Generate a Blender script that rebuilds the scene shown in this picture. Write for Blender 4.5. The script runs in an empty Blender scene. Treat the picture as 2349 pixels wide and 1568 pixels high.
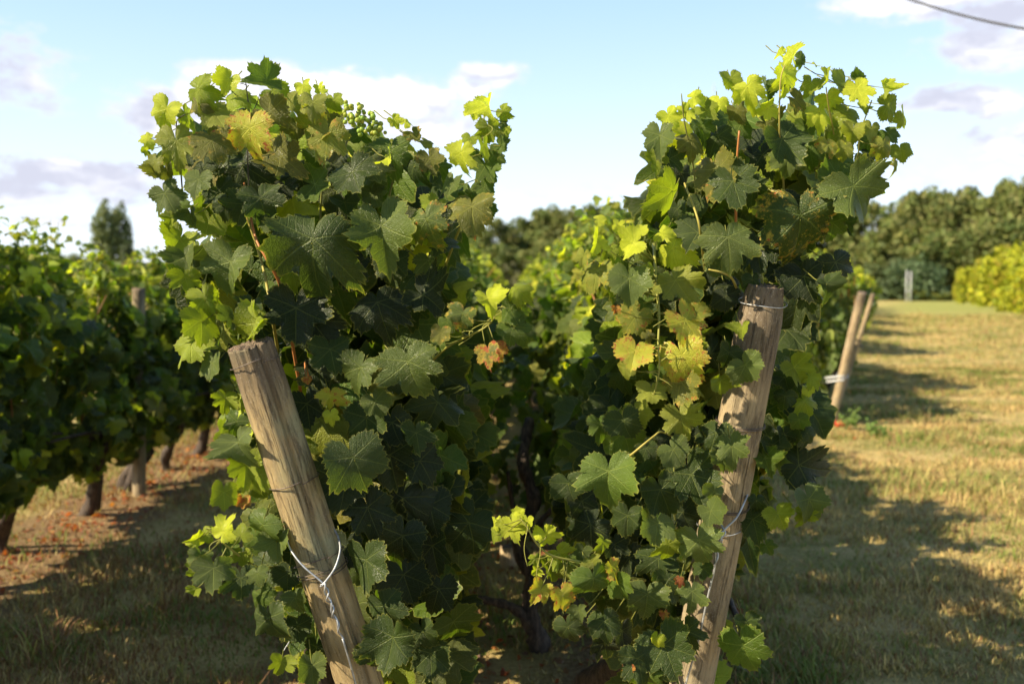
import bpy, math, random
import numpy as np
from mathutils import Vector, Matrix, noise as mnoise
PI = math.pi
C = bpy.context.scene.collection
SC = bpy.context.scene
rng = np.random.default_rng(11)
random.seed(5)

# ------------------------------------------------------------------ camera
F = 2280.0                      # focal length in pixels of a 2349-wide picture
CX, CY, HY = 1174.5, 784.0, 652.0
PITCH = math.atan((CY-HY)/F)
CAMZ = 1.5
cam_d = bpy.data.cameras.new('camera'); cam = bpy.data.objects.new('camera', cam_d); C.objects.link(cam)
cam.location = (0, 0, CAMZ); cam.rotation_euler = (PI/2-PITCH, 0, 0)
cam_d.sensor_width = 36; cam_d.lens = F*36/2349; cam_d.clip_end = 6000; cam_d.clip_start = .05
cam_d.dof.use_dof = True; cam_d.dof.focus_distance = 2.2; cam_d.dof.aperture_fstop = 3.2
SC.camera = cam

# ------------------------------------------------------------------ light
SUN_EL = math.radians(36); SUN_AZ = math.radians(246)      # azimuth from +Y towards +X: left and slightly behind the camera
sd = Vector((math.sin(SUN_AZ)*math.cos(SUN_EL), math.cos(SUN_AZ)*math.cos(SUN_EL), math.sin(SUN_EL)))
sun_d = bpy.data.lights.new('sun', 'SUN'); sun = bpy.data.objects.new('sun', sun_d); C.objects.link(sun)
sun_d.energy = 5.0; sun_d.angle = math.radians(.53); sun_d.color = (1, .85, .60)
sun.rotation_euler = sd.to_track_quat('Z', 'Y').to_euler()
SC.view_settings.view_transform = 'Standard'; SC.view_settings.look = 'None'
SC.view_settings.exposure = 1.22; SC.view_settings.gamma = 1
SC.cycles.use_denoising = True
SC.cycles.max_bounces = 7; SC.cycles.diffuse_bounces = 3; SC.cycles.glossy_bounces = 2
SC.cycles.transmission_bounces = 4; SC.cycles.transparent_max_bounces = 4
SC.cycles.sample_clamp_indirect = 6; SC.cycles.use_adaptive_sampling = True; SC.cycles.adaptive_threshold = .02

# ------------------------------------------------------------------ node helper
class NT:
    def __init__(s, nt): s.nt = nt; s.N = nt.nodes; s.L = nt.links
    def n(s, t, **kw):
        o = s.N.new(t)
        for k, v in kw.items():
            if k[0] == '_':
                i = o.inputs[int(k[1:])] if k[1:].isdigit() else o.inputs[k[1:].replace('_', ' ')]
                if isinstance(v, bpy.types.NodeSocket): s.L.new(v, i)
                else: i.default_value = v
            else: setattr(o, k, v)
        return o
    def m(s, op, a, b=0.0, c=0.0, clamp=False):
        o = s.n('ShaderNodeMath', operation=op, _0=a, _1=b, _2=c); o.use_clamp = clamp
        return o.outputs[0]
    def mr(s, v, a, b, c=0.0, d=1.0, smooth=True):
        o = s.n('ShaderNodeMapRange', _0=v, _1=a, _2=b, _3=c, _4=d)
        if smooth: o.interpolation_type = 'SMOOTHSTEP'
        return o.outputs[0]
    def mix(s, f, a, b, bt='MIX'):
        o = s.n('ShaderNodeMix', data_type='RGBA', blend_type=bt)
        for i, v in ((0, f), (6, a), (7, b)):
            if isinstance(v, bpy.types.NodeSocket): s.L.new(v, o.inputs[i])
            else: o.inputs[i].default_value = v if i == 0 or len(v) == 4 else (*v, 1)
        return o.outputs[2]
    def noise(s, vec, scale, detail=3.0, rough=.55, out=0):
        o = s.n('ShaderNodeTexNoise', _Scale=scale, _Detail=detail, _Roughness=rough)
        if vec is not None: s.L.new(vec, o.inputs['Vector'])
        return o.outputs[out]
    def mapping(s, vec, scale=(1, 1, 1)):
        o = s.n('ShaderNodeMapping'); s.L.new(vec, o.inputs[0]); o.inputs['Scale'].default_value = scale
        return o.outputs[0]

def material(name):
    m = bpy.data.materials.new(name); m.use_nodes = True; m.node_tree.nodes.clear()
    t = NT(m.node_tree); out = t.n('ShaderNodeOutputMaterial')
    return m, t, out

# ------------------------------------------------------------------ world: blue evening sky with cumulus, all by direction
w = bpy.data.worlds.new('World'); SC.world = w; w.use_nodes = True; w.node_tree.nodes.clear()
t = NT(w.node_tree)
sky = t.n('ShaderNodeTexSky', sky_type='NISHITA'); sky.sun_disc = False
sky.sun_elevation = SUN_EL; sky.sun_rotation = SUN_AZ; sky.air_density = 1.0; sky.dust_density = .6; sky.ozone_density = 1.6
geo = t.n('ShaderNodeTexCoord').outputs['Generated']
sx = t.n('ShaderNodeSeparateXYZ', _0=geo)
az = t.m('ARCTAN2', sx.outputs[0], sx.outputs[1]); el = t.m('ARCSINE', sx.outputs[2])
# clouds as (azimuth, elevation, half width, half height, weight); measured in 1/2280 radian
CL = [(600,212,210,62,1),(860,232,230,66,1),(1130,190,95,44,.85),(1080,225,110,50,.7),(400,262,160,60,1),(980,290,190,62,.8),(700,300,300,60,.8),
      (190,398,230,48,1),(60,440,130,45,.9),(330,430,160,50,.8),(120,500,120,16,.8),(260,520,240,18,.55),
      (50,185,120,95,.75),(30,90,90,50,.5),(150,150,70,30,.35),(230,205,60,16,.25),(120,258,70,20,.55),
      (2080,25,220,58,.95),(2290,120,170,60,.95),(2200,245,150,48,.95),(2330,330,190,55,.85),(2110,150,70,16,.5),(2280,60,120,50,.9),
      (2150,400,260,34,.55),(1400,440,420,40,.38),(1300,560,600,45,.42),(300,585,400,30,.5),(100,350,50,12,.3),
      (1850,380,200,30,.3),(-600,250,400,120,1),(-1400,300,500,130,.9),(3100,300,450,120,.9),(4200,250,600,120,.9),(-3200,200,700,130,.8)]
cv = t.n('ShaderNodeCombineXYZ', _0=az, _1=el, _2=0.0).outputs[0]
cvs = t.mapping(cv, (1, 1.9, 1))
wob = t.n('ShaderNodeVectorMath', operation='SUBTRACT', _0=t.noise(cvs, 13, 4, .6, 1), _1=(.5, .5, .5)).outputs[0]
wob = t.n('ShaderNodeVectorMath', operation='MULTIPLY', _0=wob, _1=(.08, .045, 0)).outputs[0]
cw = t.n('ShaderNodeVectorMath', operation='ADD', _0=cv, _1=wob).outputs[0]
acc = None
for (x, y, rx, ry, wt) in CL:
    a0 = math.atan((x-CX)/F) if abs(x-CX) < 1600 else (x-CX)/F
    e0 = (HY-y)/F*math.cos(a0)
    v = t.n('ShaderNodeVectorMath', operation='SUBTRACT', _0=cw, _1=(a0, e0, 0)).outputs[0]
    v = t.n('ShaderNodeVectorMath', operation='MULTIPLY', _0=v, _1=(F/rx, F/ry, 0)).outputs[0]
    v = t.n('ShaderNodeVectorMath', operation='LENGTH', _0=v).outputs['Value']
    v = t.mr(v, 1.35, .35, 0, wt)
    acc = v if acc is None else t.m('MAXIMUM', acc, v)
n1 = t.noise(cvs, 34, 6, .62); n2 = t.noise(cvs, 9, 3, .5)
dens = t.m('ADD', acc, t.m('MULTIPLY', t.m('SUBTRACT', n1, .5), 1.3))
cmask = t.mr(dens, .30, .82)
cmask = t.m('MULTIPLY', cmask, t.mr(acc, .02, .3))
streak = t.mr(t.noise(t.mapping(cw, (1, 5.5, 1)), 7, 4, .55), .5, .72)
cmask = t.m('MAXIMUM', cmask, t.m('MULTIPLY', t.m('MULTIPLY', streak, .6), t.mr(el, .17, .06)))
# grey undersides where the body is thick and the noise is low
under = t.mr(t.m('ADD', t.noise(t.mapping(cw, (1, 2.6, 1)), 9, 4, .6), t.m('ADD', t.mr(az, -.20, -.42, 0, .14), t.mr(az, .30, .45, 0, .07))), .40, .66)
base = t.mix(under, (.76, .76, .78), (.40, .41, .49))
ccol = t.mix(t.mr(dens, .5, .95), (.50, .54, .62), base)
skyc = t.n('ShaderNodeVectorMath', operation='SCALE', _0=sky.outputs[0], _Scale=.15).outputs[0]
pale = t.mix(t.mr(el, .0, .38), (.58, .645, .74), (.26, .42, .64))
pale = t.mix(t.mr(el, .30, .75), pale, (.11, .17, .26))
skym = t.mix(t.mr(el, .3, .75, .7, .9), skyc, pale)
colr = t.mix(t.m('MULTIPLY', cmask, .97), skym, ccol)
lowm = t.mr(sx.outputs[2], -.02, .0)
bgs = t.n('ShaderNodeBackground', _0=t.mix(lowm, (.12, .11, .07), colr), _1=.78)
t.L.new(bgs.outputs[0], t.n('ShaderNodeOutputWorld').inputs[0])

# ------------------------------------------------------------------ geometry helpers
def cray(px, py):
    x = (px-CX)/F; z = (CY-py)/F
    cp, sp = math.cos(PITCH), math.sin(PITCH)
    return x, cp+z*sp, z*cp-sp
def at(px, py, D):
    """a point D metres down the row direction, in a 2349-wide reading of the picture"""
    x, y, z = cray(px, py); k = D/y
    return Vector((x*k, D, CAMZ+z*k))
def S(px): return px*2349/2800.

def mesh(name, V, T, mats, parent=None, smooth=True, uv=None, tint=None, spot=None, mi=None):
    V = np.asarray(V, np.float32); T = np.asarray(T, np.int32)
    me = bpy.data.meshes.new(name)
    k = T.shape[1]
    me.vertices.add(len(V)); me.vertices.foreach_set('co', V.ravel())
    me.loops.add(T.size); me.loops.foreach_set('vertex_index', T.ravel())
    me.polygons.add(len(T)); me.polygons.foreach_set('loop_start', np.arange(len(T), dtype=np.int32)*k)
    me.polygons.foreach_set('loop_total', np.full(len(T), k, np.int32))
    me.polygons.foreach_set('use_smooth', np.full(len(T), smooth, bool))
    if mi is not None: me.polygons.foreach_set('material_index', np.asarray(mi, np.int32))
    for m in (mats if isinstance(mats, (list, tuple)) else [mats]): me.materials.append(m)
    me.update(calc_edges=True)
    if uv is not None:
        l = me.uv_layers.new(name='UVMap'); l.data.foreach_set('uv', np.asarray(uv, np.float32)[T.ravel()].ravel())
    if tint is not None:
        a = me.color_attributes.new('tint', 'FLOAT_COLOR', 'POINT'); a.data.foreach_set('color', np.asarray(tint, np.float32).ravel())
    if spot is not None:
        a = me.attributes.new('spot', 'FLOAT', 'POINT'); a.data.foreach_set('value', np.asarray(spot, np.float32).ravel())
    o = bpy.data.objects.new(name, me); C.objects.link(o)
    if parent is not None: o.parent = parent
    return o

def empty(name, loc, label, cat, group=None, rz=0):
    o = bpy.data.objects.new(name, None); C.objects.link(o); o.location = loc; o.rotation_euler = (0, 0, rz)
    o.empty_display_size = .1; o['label'] = label; o['category'] = cat
    if group: o['group'] = group
    return o
def tag(o, label=None, cat=None, group=None, kind=None):
    if label: o['label'] = label
    if cat: o['category'] = cat
    if group: o['group'] = group
    if kind: o['kind'] = kind
    return o
def dup(root, loc, rz, label, group=None, scale=None):
    r = root.copy(); C.objects.link(r); r.location = loc; r.rotation_euler = (0, 0, rz); r['label'] = label
    if scale: r.scale = scale
    if group: r['group'] = group
    for ch in list(root.children):
        c = ch.copy(); C.objects.link(c); c.parent = r
        for g in list(ch.children):
            d = g.copy(); C.objects.link(d); d.parent = c
    return r

class Geo:
    """collects triangles for one mesh"""
    def __init__(s): s.V = []; s.T = []; s.n = 0; s.U = []; s.C = []; s.P = []
    def add(s, V, T, uv=None, tint=(.1, .12, .04, 0), spot=0.):
        V = np.asarray(V, float).reshape(-1, 3); s.V.append(V); s.T.append(np.asarray(T, int)+s.n); s.n += len(V)
        s.U.append(np.zeros((len(V), 2)) if uv is None else uv)
        tint = np.asarray(tint, float); s.C.append(np.tile(tint, (len(V), 1)) if tint.ndim == 1 else tint)
        sp = np.asarray(spot, float); s.P.append(np.full(len(V), sp) if sp.ndim == 0 else sp)
    def build(s, name, mats, parent=None, smooth=True, origin=None):
        V = np.concatenate(s.V)
        if origin is not None: V = V-np.asarray(origin, float)
        return mesh(name, V, np.concatenate(s.T), mats, parent, smooth, np.concatenate(s.U), np.concatenate(s.C), np.concatenate(s.P))

def tube(pts, rad, seg=8, rough=0., seed=0, cap=True):
    pts = np.asarray([tuple(p) for p in pts], float); n = len(pts)
    rad = np.full(n, rad) if np.isscalar(rad) else np.asarray(rad, float)
    tg = np.gradient(pts, axis=0); tg /= np.linalg.norm(tg, axis=1)[:, None]+1e-9
    up = np.array([0, 0, 1.]) if abs(tg[0][2]) < .9 else np.array([1., 0, 0])
    V = []; u = np.cross(tg[0], up); u /= np.linalg.norm(u)
    g = np.random.default_rng(seed)
    for i in range(n):
        u = u-tg[i]*np.dot(u, tg[i]); u /= np.linalg.norm(u); v = np.cross(tg[i], u)
        a = np.linspace(0, 2*PI, seg, endpoint=False)
        r = rad[i]*(1+rough*(g.random(seg)-.5)*2)
        V.append(pts[i]+np.outer(np.cos(a)*r, u)+np.outer(np.sin(a)*r, v))
    V = np.concatenate(V); T = []
    for i in range(n-1):
        for j in range(seg):
            a = i*seg+j; b = i*seg+(j+1) % seg
            T += [(a, b, b+seg), (a, b+seg, a+seg)]
    if cap:
        V = np.vstack([V, pts[0], pts[-1]]); c0 = n*seg; c1 = c0+1
        for j in range(seg):
            T += [(c0, (j+1) % seg, j), (c1, (n-1)*seg+j, (n-1)*seg+(j+1) % seg)]
    return V, np.array(T)
def smooth_path(P, n):
    """Catmull-Rom through the given points"""
    P = [Vector(p) for p in P]; Q = [P[0]*2-P[1]]+P+[P[-1]*2-P[-2]]; out = []
    for i in range(len(P)-1):
        a, b, c, d = Q[i:i+4]
        for k in range(n):
            s = k/n
            out.append(.5*((2*b)+(-a+c)*s+(2*a-5*b+4*c-d)*s*s+(-a+3*b-3*c+d)*s**3))
    out.append(P[-1]); return out

# ------------------------------------------------------------------ materials
def leaf_material():
    m, t, out = material('vine_leaf')
    uv = t.n('ShaderNodeUVMap').outputs[0]; s = t.n('ShaderNodeSeparateXYZ', _0=uv)
    tint = t.n('ShaderNodeAttribute', attribute_name='tint'); spot = t.n('ShaderNodeAttribute', attribute_name='spot').outputs['Fac']
    obj = t.n('ShaderNodeTexCoord').outputs['Object']
    ring = tint.outputs['Alpha']
    a = t.m('ABSOLUTE', t.m('ARCTAN2', s.outputs[0], s.outputs[1]))
    r = t.n('ShaderNodeVectorMath', operation='LENGTH', _0=uv).outputs['Value']
    sel = t.m('ADD', t.m('MULTIPLY', t.m('GREATER_THAN', a, .45), .9), t.m('MULTIPLY', t.m('GREATER_THAN', a, 1.38), .98))
    da = t.m('SUBTRACT', a, sel)
    perp = t.m('ABSOLUTE', t.m('MULTIPLY', r, t.m('SINE', da))); along = t.m('MULTIPLY', r, t.m('COSINE', da))
    main = t.m('SUBTRACT', 1.0, t.mr(t.m('ADD', perp, t.m('MULTIPLY', r, .008)), .006, .026))
    ch = t.m('PINGPONG', t.m('SUBTRACT', t.m('MULTIPLY', along, 6.5), t.m('MULTIPLY', perp, 5.0)), .5)
    sec = t.m('SUBTRACT', 1.0, t.mr(ch, .02, .085))
    vor = t.n('ShaderNodeTexVoronoi', feature='DISTANCE_TO_EDGE', _Scale=19.0); t.L.new(uv, vor.inputs['Vector'])
    cell = t.mr(vor.outputs['Distance'], .0, .16)
    vein = t.m('MAXIMUM', main, t.m('MULTIPLY', sec, .32))
    col = tint.outputs['Color']
    mott = t.noise(obj, 60, 3)
    col = t.mix(t.mr(mott, .35, .7), col, t.mix(.5, col, (.75, .8, .65), 'MULTIPLY'))
    veinc = t.mix(.5, t.mix(1.0, col, (2.4, 2.1, 1.7), 'MULTIPLY'), (.22, .25, .07))
    col = t.mix(t.m('MULTIPLY', vein, .45), col, veinc)
    col = t.mix(t.m('MULTIPLY', t.mr(ring, .93, 1.0), .45), col, (.28, .27, .05))
    # autumn disease: yellow between the veins, then orange and red-brown spots
    ns = t.noise(obj, 62, 5, .7); dis = t.m('ADD', ns, t.m('MULTIPLY', ring, .14))
    k1 = t.m('MULTIPLY', t.mr(dis, .60, .66), t.mr(spot, .15, .6)); k1 = t.m('MULTIPLY', k1, t.m('SUBTRACT', 1.0, t.m('MULTIPLY', main, .8)))
    thr = t.m('SUBTRACT', .95, t.m('MULTIPLY', spot, .40))
    k1 = t.m('MAXIMUM', t.m('MULTIPLY', k1, .0), t.mr(t.m('SUBTRACT', dis, thr), -.05, .13))
    k1 = t.m('MULTIPLY', k1, t.m('GREATER_THAN', spot, .03))
    k2 = t.mr(t.m('SUBTRACT', t.m('ADD', t.noise(obj, 105, 3, .65), t.m('MULTIPLY', t.m('SUBTRACT', dis, thr), .9)), .60), .0, .07)
    k2 = t.m('MULTIPLY', k2, k1)
    col = t.mix(t.m('MULTIPLY', k1, .85), col, (.42, .30, .045)); col = t.mix(k2, col, (.33, .085, .03))
    back = t.n('ShaderNodeNewGeometry').outputs['Backfacing']
    colb = t.mix(.55, col, (.20, .26, .10))
    colf = t.mix(back, col, colb)
    h = t.m('ADD', t.m('MULTIPLY', cell, .5), t.m('MULTIPLY', t.m('MAXIMUM', main, sec), -.8))
    h = t.m('ADD', h, t.m('MULTIPLY', t.noise(uv, 5, 2), .9))
    bump = t.n('ShaderNodeBump', _Strength=.6, _Distance=.0026, _Height=h).outputs[0]
    rough = t.mr(t.noise(obj, 14, 2), .3, .7, .38, .56)
    p = t.n('ShaderNodeBsdfPrincipled', _Base_Color=colf, _Roughness=rough, _Normal=bump); p.inputs['Specular IOR Level'].default_value = .36
    tc = t.mix(1.0, col, (2.15, 2.35, .8), 'MULTIPLY')
    tr = t.n('ShaderNodeBsdfTranslucent', _Color=tc, _Normal=bump)
    mx = t.n('ShaderNodeMixShader', _0=.36, _1=p.outputs[0], _2=tr.outputs[0])
    t.L.new(mx.outputs[0], out.inputs[0]); return m
LEAF = leaf_material()

def plant_material(name, rough=.55, trans=.3, gain=(1.8, 1.8, .8), bump=0.):
    m, t, out = material(name)
    tint = t.n('ShaderNodeAttribute', attribute_name='tint'); obj = t.n('ShaderNodeTexCoord').outputs['Object']
    col = tint.outputs['Color']
    p = t.n('ShaderNodeBsdfPrincipled', _Base_Color=col, _Roughness=rough); p.inputs['Specular IOR Level'].default_value = .25
    if bump:
        t.L.new(t.n('ShaderNodeBump', _Strength=.8, _Distance=bump, _Height=t.noise(t.mapping(obj, (1, 1, .25)), 90, 4, .7)).outputs[0], p.inputs['Normal'])
    if trans:
        tr = t.n('ShaderNodeBsdfTranslucent', _Color=t.mix(1.0, col, gain, 'MULTIPLY'))
        t.L.new(t.n('ShaderNodeMixShader', _0=trans, _1=p.outputs[0], _2=tr.outputs[0]).outputs[0], out.inputs[0])
    else: t.L.new(p.outputs[0], out.inputs[0])
    return m
CANE = plant_material('green_cane', .45, .0)
GRASS = plant_material('grass_blade', .6, .3, (1.3, 1.3, .8))
TREELEAF = plant_material('tree_leaf', .6, .25, (1.4, 1.5, .7))
BERRY = plant_material('grape_skin', .3, .25, (1.6, 1.6, .8))
SIMPLELEAF = plant_material('distant_vine_leaf', .5, .34, (2.3, 2.2, .9))

def bark_material():
    m, t, out = material('vine_bark'); obj = t.n('ShaderNodeTexCoord').outputs['Object']
    n = t.noise(t.mapping(obj, (1, 1, .18)), 70, 5, .7)
    col = t.mix(t.mr(n, .35, .7), (.022, .015, .012), (.12, .085, .06))
    b = t.n('ShaderNodeBump', _Strength=1., _Distance=.008, _Height=n)
    p = t.n('ShaderNodeBsdfPrincipled', _Base_Color=col, _Roughness=.85, _Normal=b.outputs[0])
    t.L.new(p.outputs[0], out.inputs[0]); return m
BARK = bark_material()

def wood_material(name, c1, c2, c3):
    """object Z runs along the post"""
    m, t, out = material(name); obj = t.n('ShaderNodeTexCoord').outputs['Object']
    g1 = t.noise(t.mapping(obj, (1, 1, .05)), 150, 6, .75); g2 = t.noise(t.mapping(obj, (1, 1, .07)), 38, 4, .6)
    g3 = t.noise(obj, 7, 3, .5); g4 = t.noise(obj, 260, 2, .5)
    col = t.mix(t.mr(g2, .35, .68), c1, c2)
    col = t.mix(t.mr(g3, .45, .72), col, c3)
    crack = t.mr(g1, .45, .35)
    crack2 = t.mr(t.noise(t.mapping(obj, (1, 1, .03)), 55, 5, .62), .355, .325)
    ck = t.m('MAXIMUM', t.m('MULTIPLY', crack, .45), t.m('MULTIPLY', crack2, .95))
    # knots
    vo = t.n('ShaderNodeTexVoronoi', _Scale=5.5); t.L.new(t.mapping(obj, (1, 1, .75)), vo.inputs['Vector'])
    kn = t.mr(vo.outputs['Distance'], .17, .06); ringk = t.m('SINE', t.m('MULTIPLY', vo.outputs['Distance'], 170.0))
    col = t.mix(t.m('MULTIPLY', kn, t.mr(ringk, -.3, 1, .15, .6)), col, (.11, .07, .035))
    st = t.noise(t.mapping(obj, (1, 1, .3)), 16, 6, .68)
    col = t.mix(t.m('MULTIPLY', t.mr(st, .46, .66), .62), col, t.mix(1.0, c2, (.62, .60, .58), 'MULTIPLY'))
    st2 = t.noise(t.mapping(obj, (1, 1, .22)), 48, 6, .75)
    col = t.mix(t.m('MULTIPLY', t.mr(st2, .50, .66), .75), col, (.10, .072, .045))
    sz = t.n('ShaderNodeSeparateXYZ', _0=obj).outputs[2]
    col = t.mix(t.m('MULTIPLY', t.mr(sz, 1.52, 1.66), .72), col, (.10, .075, .055))
    col = t.mix(t.m('MULTIPLY', ck, .85), col, (.05, .034, .022))
    col = t.mix(t.m('MULTIPLY', t.mr(g4, .55, .75), .35), col, (.42, .38, .30))
    h = t.m('SUBTRACT', t.m('MULTIPLY', g1, .6), t.m('MULTIPLY', ck, 1.2))
    b = t.n('ShaderNodeBump', _Strength=.9, _Distance=.003, _Height=h)
    p = t.n('ShaderNodeBsdfPrincipled', _Base_Color=col, _Roughness=.75, _Normal=b.outputs[0]); p.inputs['Specular IOR Level'].default_value = .25
    t.L.new(p.outputs[0], out.inputs[0]); return m
WOOD_A = wood_material('weathered_pine', (.39, .29, .145), (.24, .185, .105), (.28, .27, .155))
WOOD_B = wood_material('grey_weathered_pine', (.36, .28, .165), (.24, .19, .12), (.30, .26, .17))
WOOD_C = wood_material('pale_pine', (.46, .35, .21), (.36, .27, .16), (.40, .33, .22))
def endgrain_material():
    m, t, out = material('end_grain'); obj = t.n('ShaderNodeTexCoord').outputs['Object']
    s = t.n('ShaderNodeSeparateXYZ', _0=obj)
    r = t.n('ShaderNodeVectorMath', operation='LENGTH', _0=t.mapping(obj, (1, 1, 0))).outputs['Value']
    w_ = t.m('SINE', t.m('ADD', t.m('MULTIPLY', r, 1500), t.m('MULTIPLY', t.noise(obj, 60, 2), 6.0)))
    n = t.noise(obj, 220, 4, .7)
    col = t.mix(t.mr(t.m('ADD', n, t.m('MULTIPLY', w_, .1)), .35, .7), (.05, .035, .025), (.21, .15, .10))
    b = t.n('ShaderNodeBump', _Strength=1, _Distance=.003, _Height=n)
    p = t.n('ShaderNodeBsdfPrincipled', _Base_Color=col, _Roughness=.9, _Normal=b.outputs[0]); t.L.new(p.outputs[0], out.inputs[0]); return m
ENDG = endgrain_material()
def plain(name, col, rough=.5, metal=0., var=.3, scale=60):
    m, t, out = material(name); obj = t.n('ShaderNodeTexCoord').outputs['Object']
    n = t.noise(obj, scale, 3)
    c = t.mix(t.mr(n, .35, .7), col, tuple(x*(1-var) for x in col))
    p = t.n('ShaderNodeBsdfPrincipled', _Base_Color=c, _Roughness=rough, _Metallic=metal); t.L.new(p.outputs[0], out.inputs[0]); return m
WIRE = plain('galvanised_wire', (.50, .52, .55), .45, .65, .35, 90)
WIRE_D = plain('rusty_tie_wire', (.16, .13, .11), .55, .6, .4, 120)
CABLE = plain('black_cable', (.03, .03, .035), .6)
WHITEMETAL = plain('pale_metal', (.55, .56, .58), .5)
REDPLASTIC = plain('red_plastic', (.5, .05, .02), .5)

def ground_material():
    m, t, out = material('dry_grass_ground'); obj = t.n('ShaderNodeTexCoord').outputs['Object']
    s = t.n('ShaderNodeSeparateXYZ', _0=obj); X, Y = s.outputs[0], s.outputs[1]
    big = t.noise(t.mapping(obj, (.55, 1, 1)), .55, 4, .6); med = t.noise(t.mapping(obj, (.45, 1, 1)), 2.3, 4, .6); fine = t.noise(obj, 38, 5, .7)
    fib = t.noise(t.mapping(obj, (1, .3, 1)), 90, 4, .7)
    straw = t.mix(t.mr(fine, .3, .7), (.40, .295, .12), (.60, .46, .21))
    green = t.mix(t.mr(fine, .3, .7), (.13, .14, .035), (.25, .24, .065))
    g = t.mr(t.m('ADD', t.m('MULTIPLY', big, .5), t.m('MULTIPLY', med, .5)), .40, .58)
    col = t.mix(t.m('MULTIPLY', g, .75), straw, green)
    # a greener track far down the headland
    tr = t.m('ABSOLUTE', t.m('SUBTRACT', t.m('SUBTRACT', X, t.m('MULTIPLY', Y, .43)), 1.0))
    trk = t.m('MULTIPLY', t.mr(tr, 7.5, 1.5), t.mr(Y, 34, 62))
    col = t.mix(t.m('MULTIPLY', trk, .8), col, (.24, .27, .07))
    far = t.mr(Y, 70, 120); col = t.mix(t.m('MULTIPLY', far, .4), col, (.34, .27, .11))
    earth = t.mix(t.mr(fine, .35, .65), (.16, .085, .05), (.26, .18, .10))
    em = None
    for rx in (-2.72, -.55, .56):
        d = t.m('ABSOLUTE', t.m('SUBTRACT', X, rx))
        mk = t.mr(t.m('ADD', d, t.m('MULTIPLY', t.m('SUBTRACT', med, .5), .5)), .55, .28)
        em = mk if em is None else t.m('MAXIMUM', em, mk)
    col = t.mix(t.m('MULTIPLY', em, .85), col, earth)
    col = t.mix(t.m('MULTIPLY', t.mr(fib, .55, .75), .5), col, (.05, .035, .02))
    h = t.m('ADD', t.m('MULTIPLY', fine, .6), t.m('MULTIPLY', fib, .6))
    b = t.n('ShaderNodeBump', _Strength=.9, _Distance=.04, _Height=t.m('ADD', h, t.m('MULTIPLY', med, 1.0)))
    p = t.n('ShaderNodeBsdfPrincipled', _Base_Color=col, _Roughness=.95, _Normal=b.outputs[0]); p.inputs['Specular IOR Level'].default_value = .1
    t.L.new(p.outputs[0], out.inputs[0]); return m

# ------------------------------------------------------------------ ground
def edge_x(y): return .56+(y-2.3)*.3675                       # the row ends step away along this line
def gz(x, y):
    """gentle bumps; the headland rises a few centimetres between the wheel tracks"""
    return .02*mnoise.noise((x*.9, y*.6, 0))+.012*mnoise.noise((x*3, y*3, 4))
def ground():
    xs = np.concatenate([np.linspace(-2500, -40, 14), np.linspace(-30, -6, 12), np.linspace(-5.8, 9, 100), np.linspace(10, 60, 30), np.linspace(80, 2500, 14)])
    ys = np.concatenate([np.linspace(-400, -10, 8), np.linspace(-8, 0, 10), np.linspace(.2, 20, 120), np.linspace(20.6, 120, 60), np.linspace(150, 4000, 16)])
    V = [(x, y, gz(x, y) if abs(x) < 60 and abs(y) < 120 else 0) for y in ys for x in xs]
    n = len(xs); T = [(j*n+i, j*n+i+1, (j+1)*n+i+1, (j+1)*n+i) for j in range(len(ys)-1) for i in range(n-1)]
    return tag(mesh('ground', V, T, ground_material()), 'dry yellow-green grass with bare reddish earth under the vine rows', None, None, 'structure')
ground()

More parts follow.
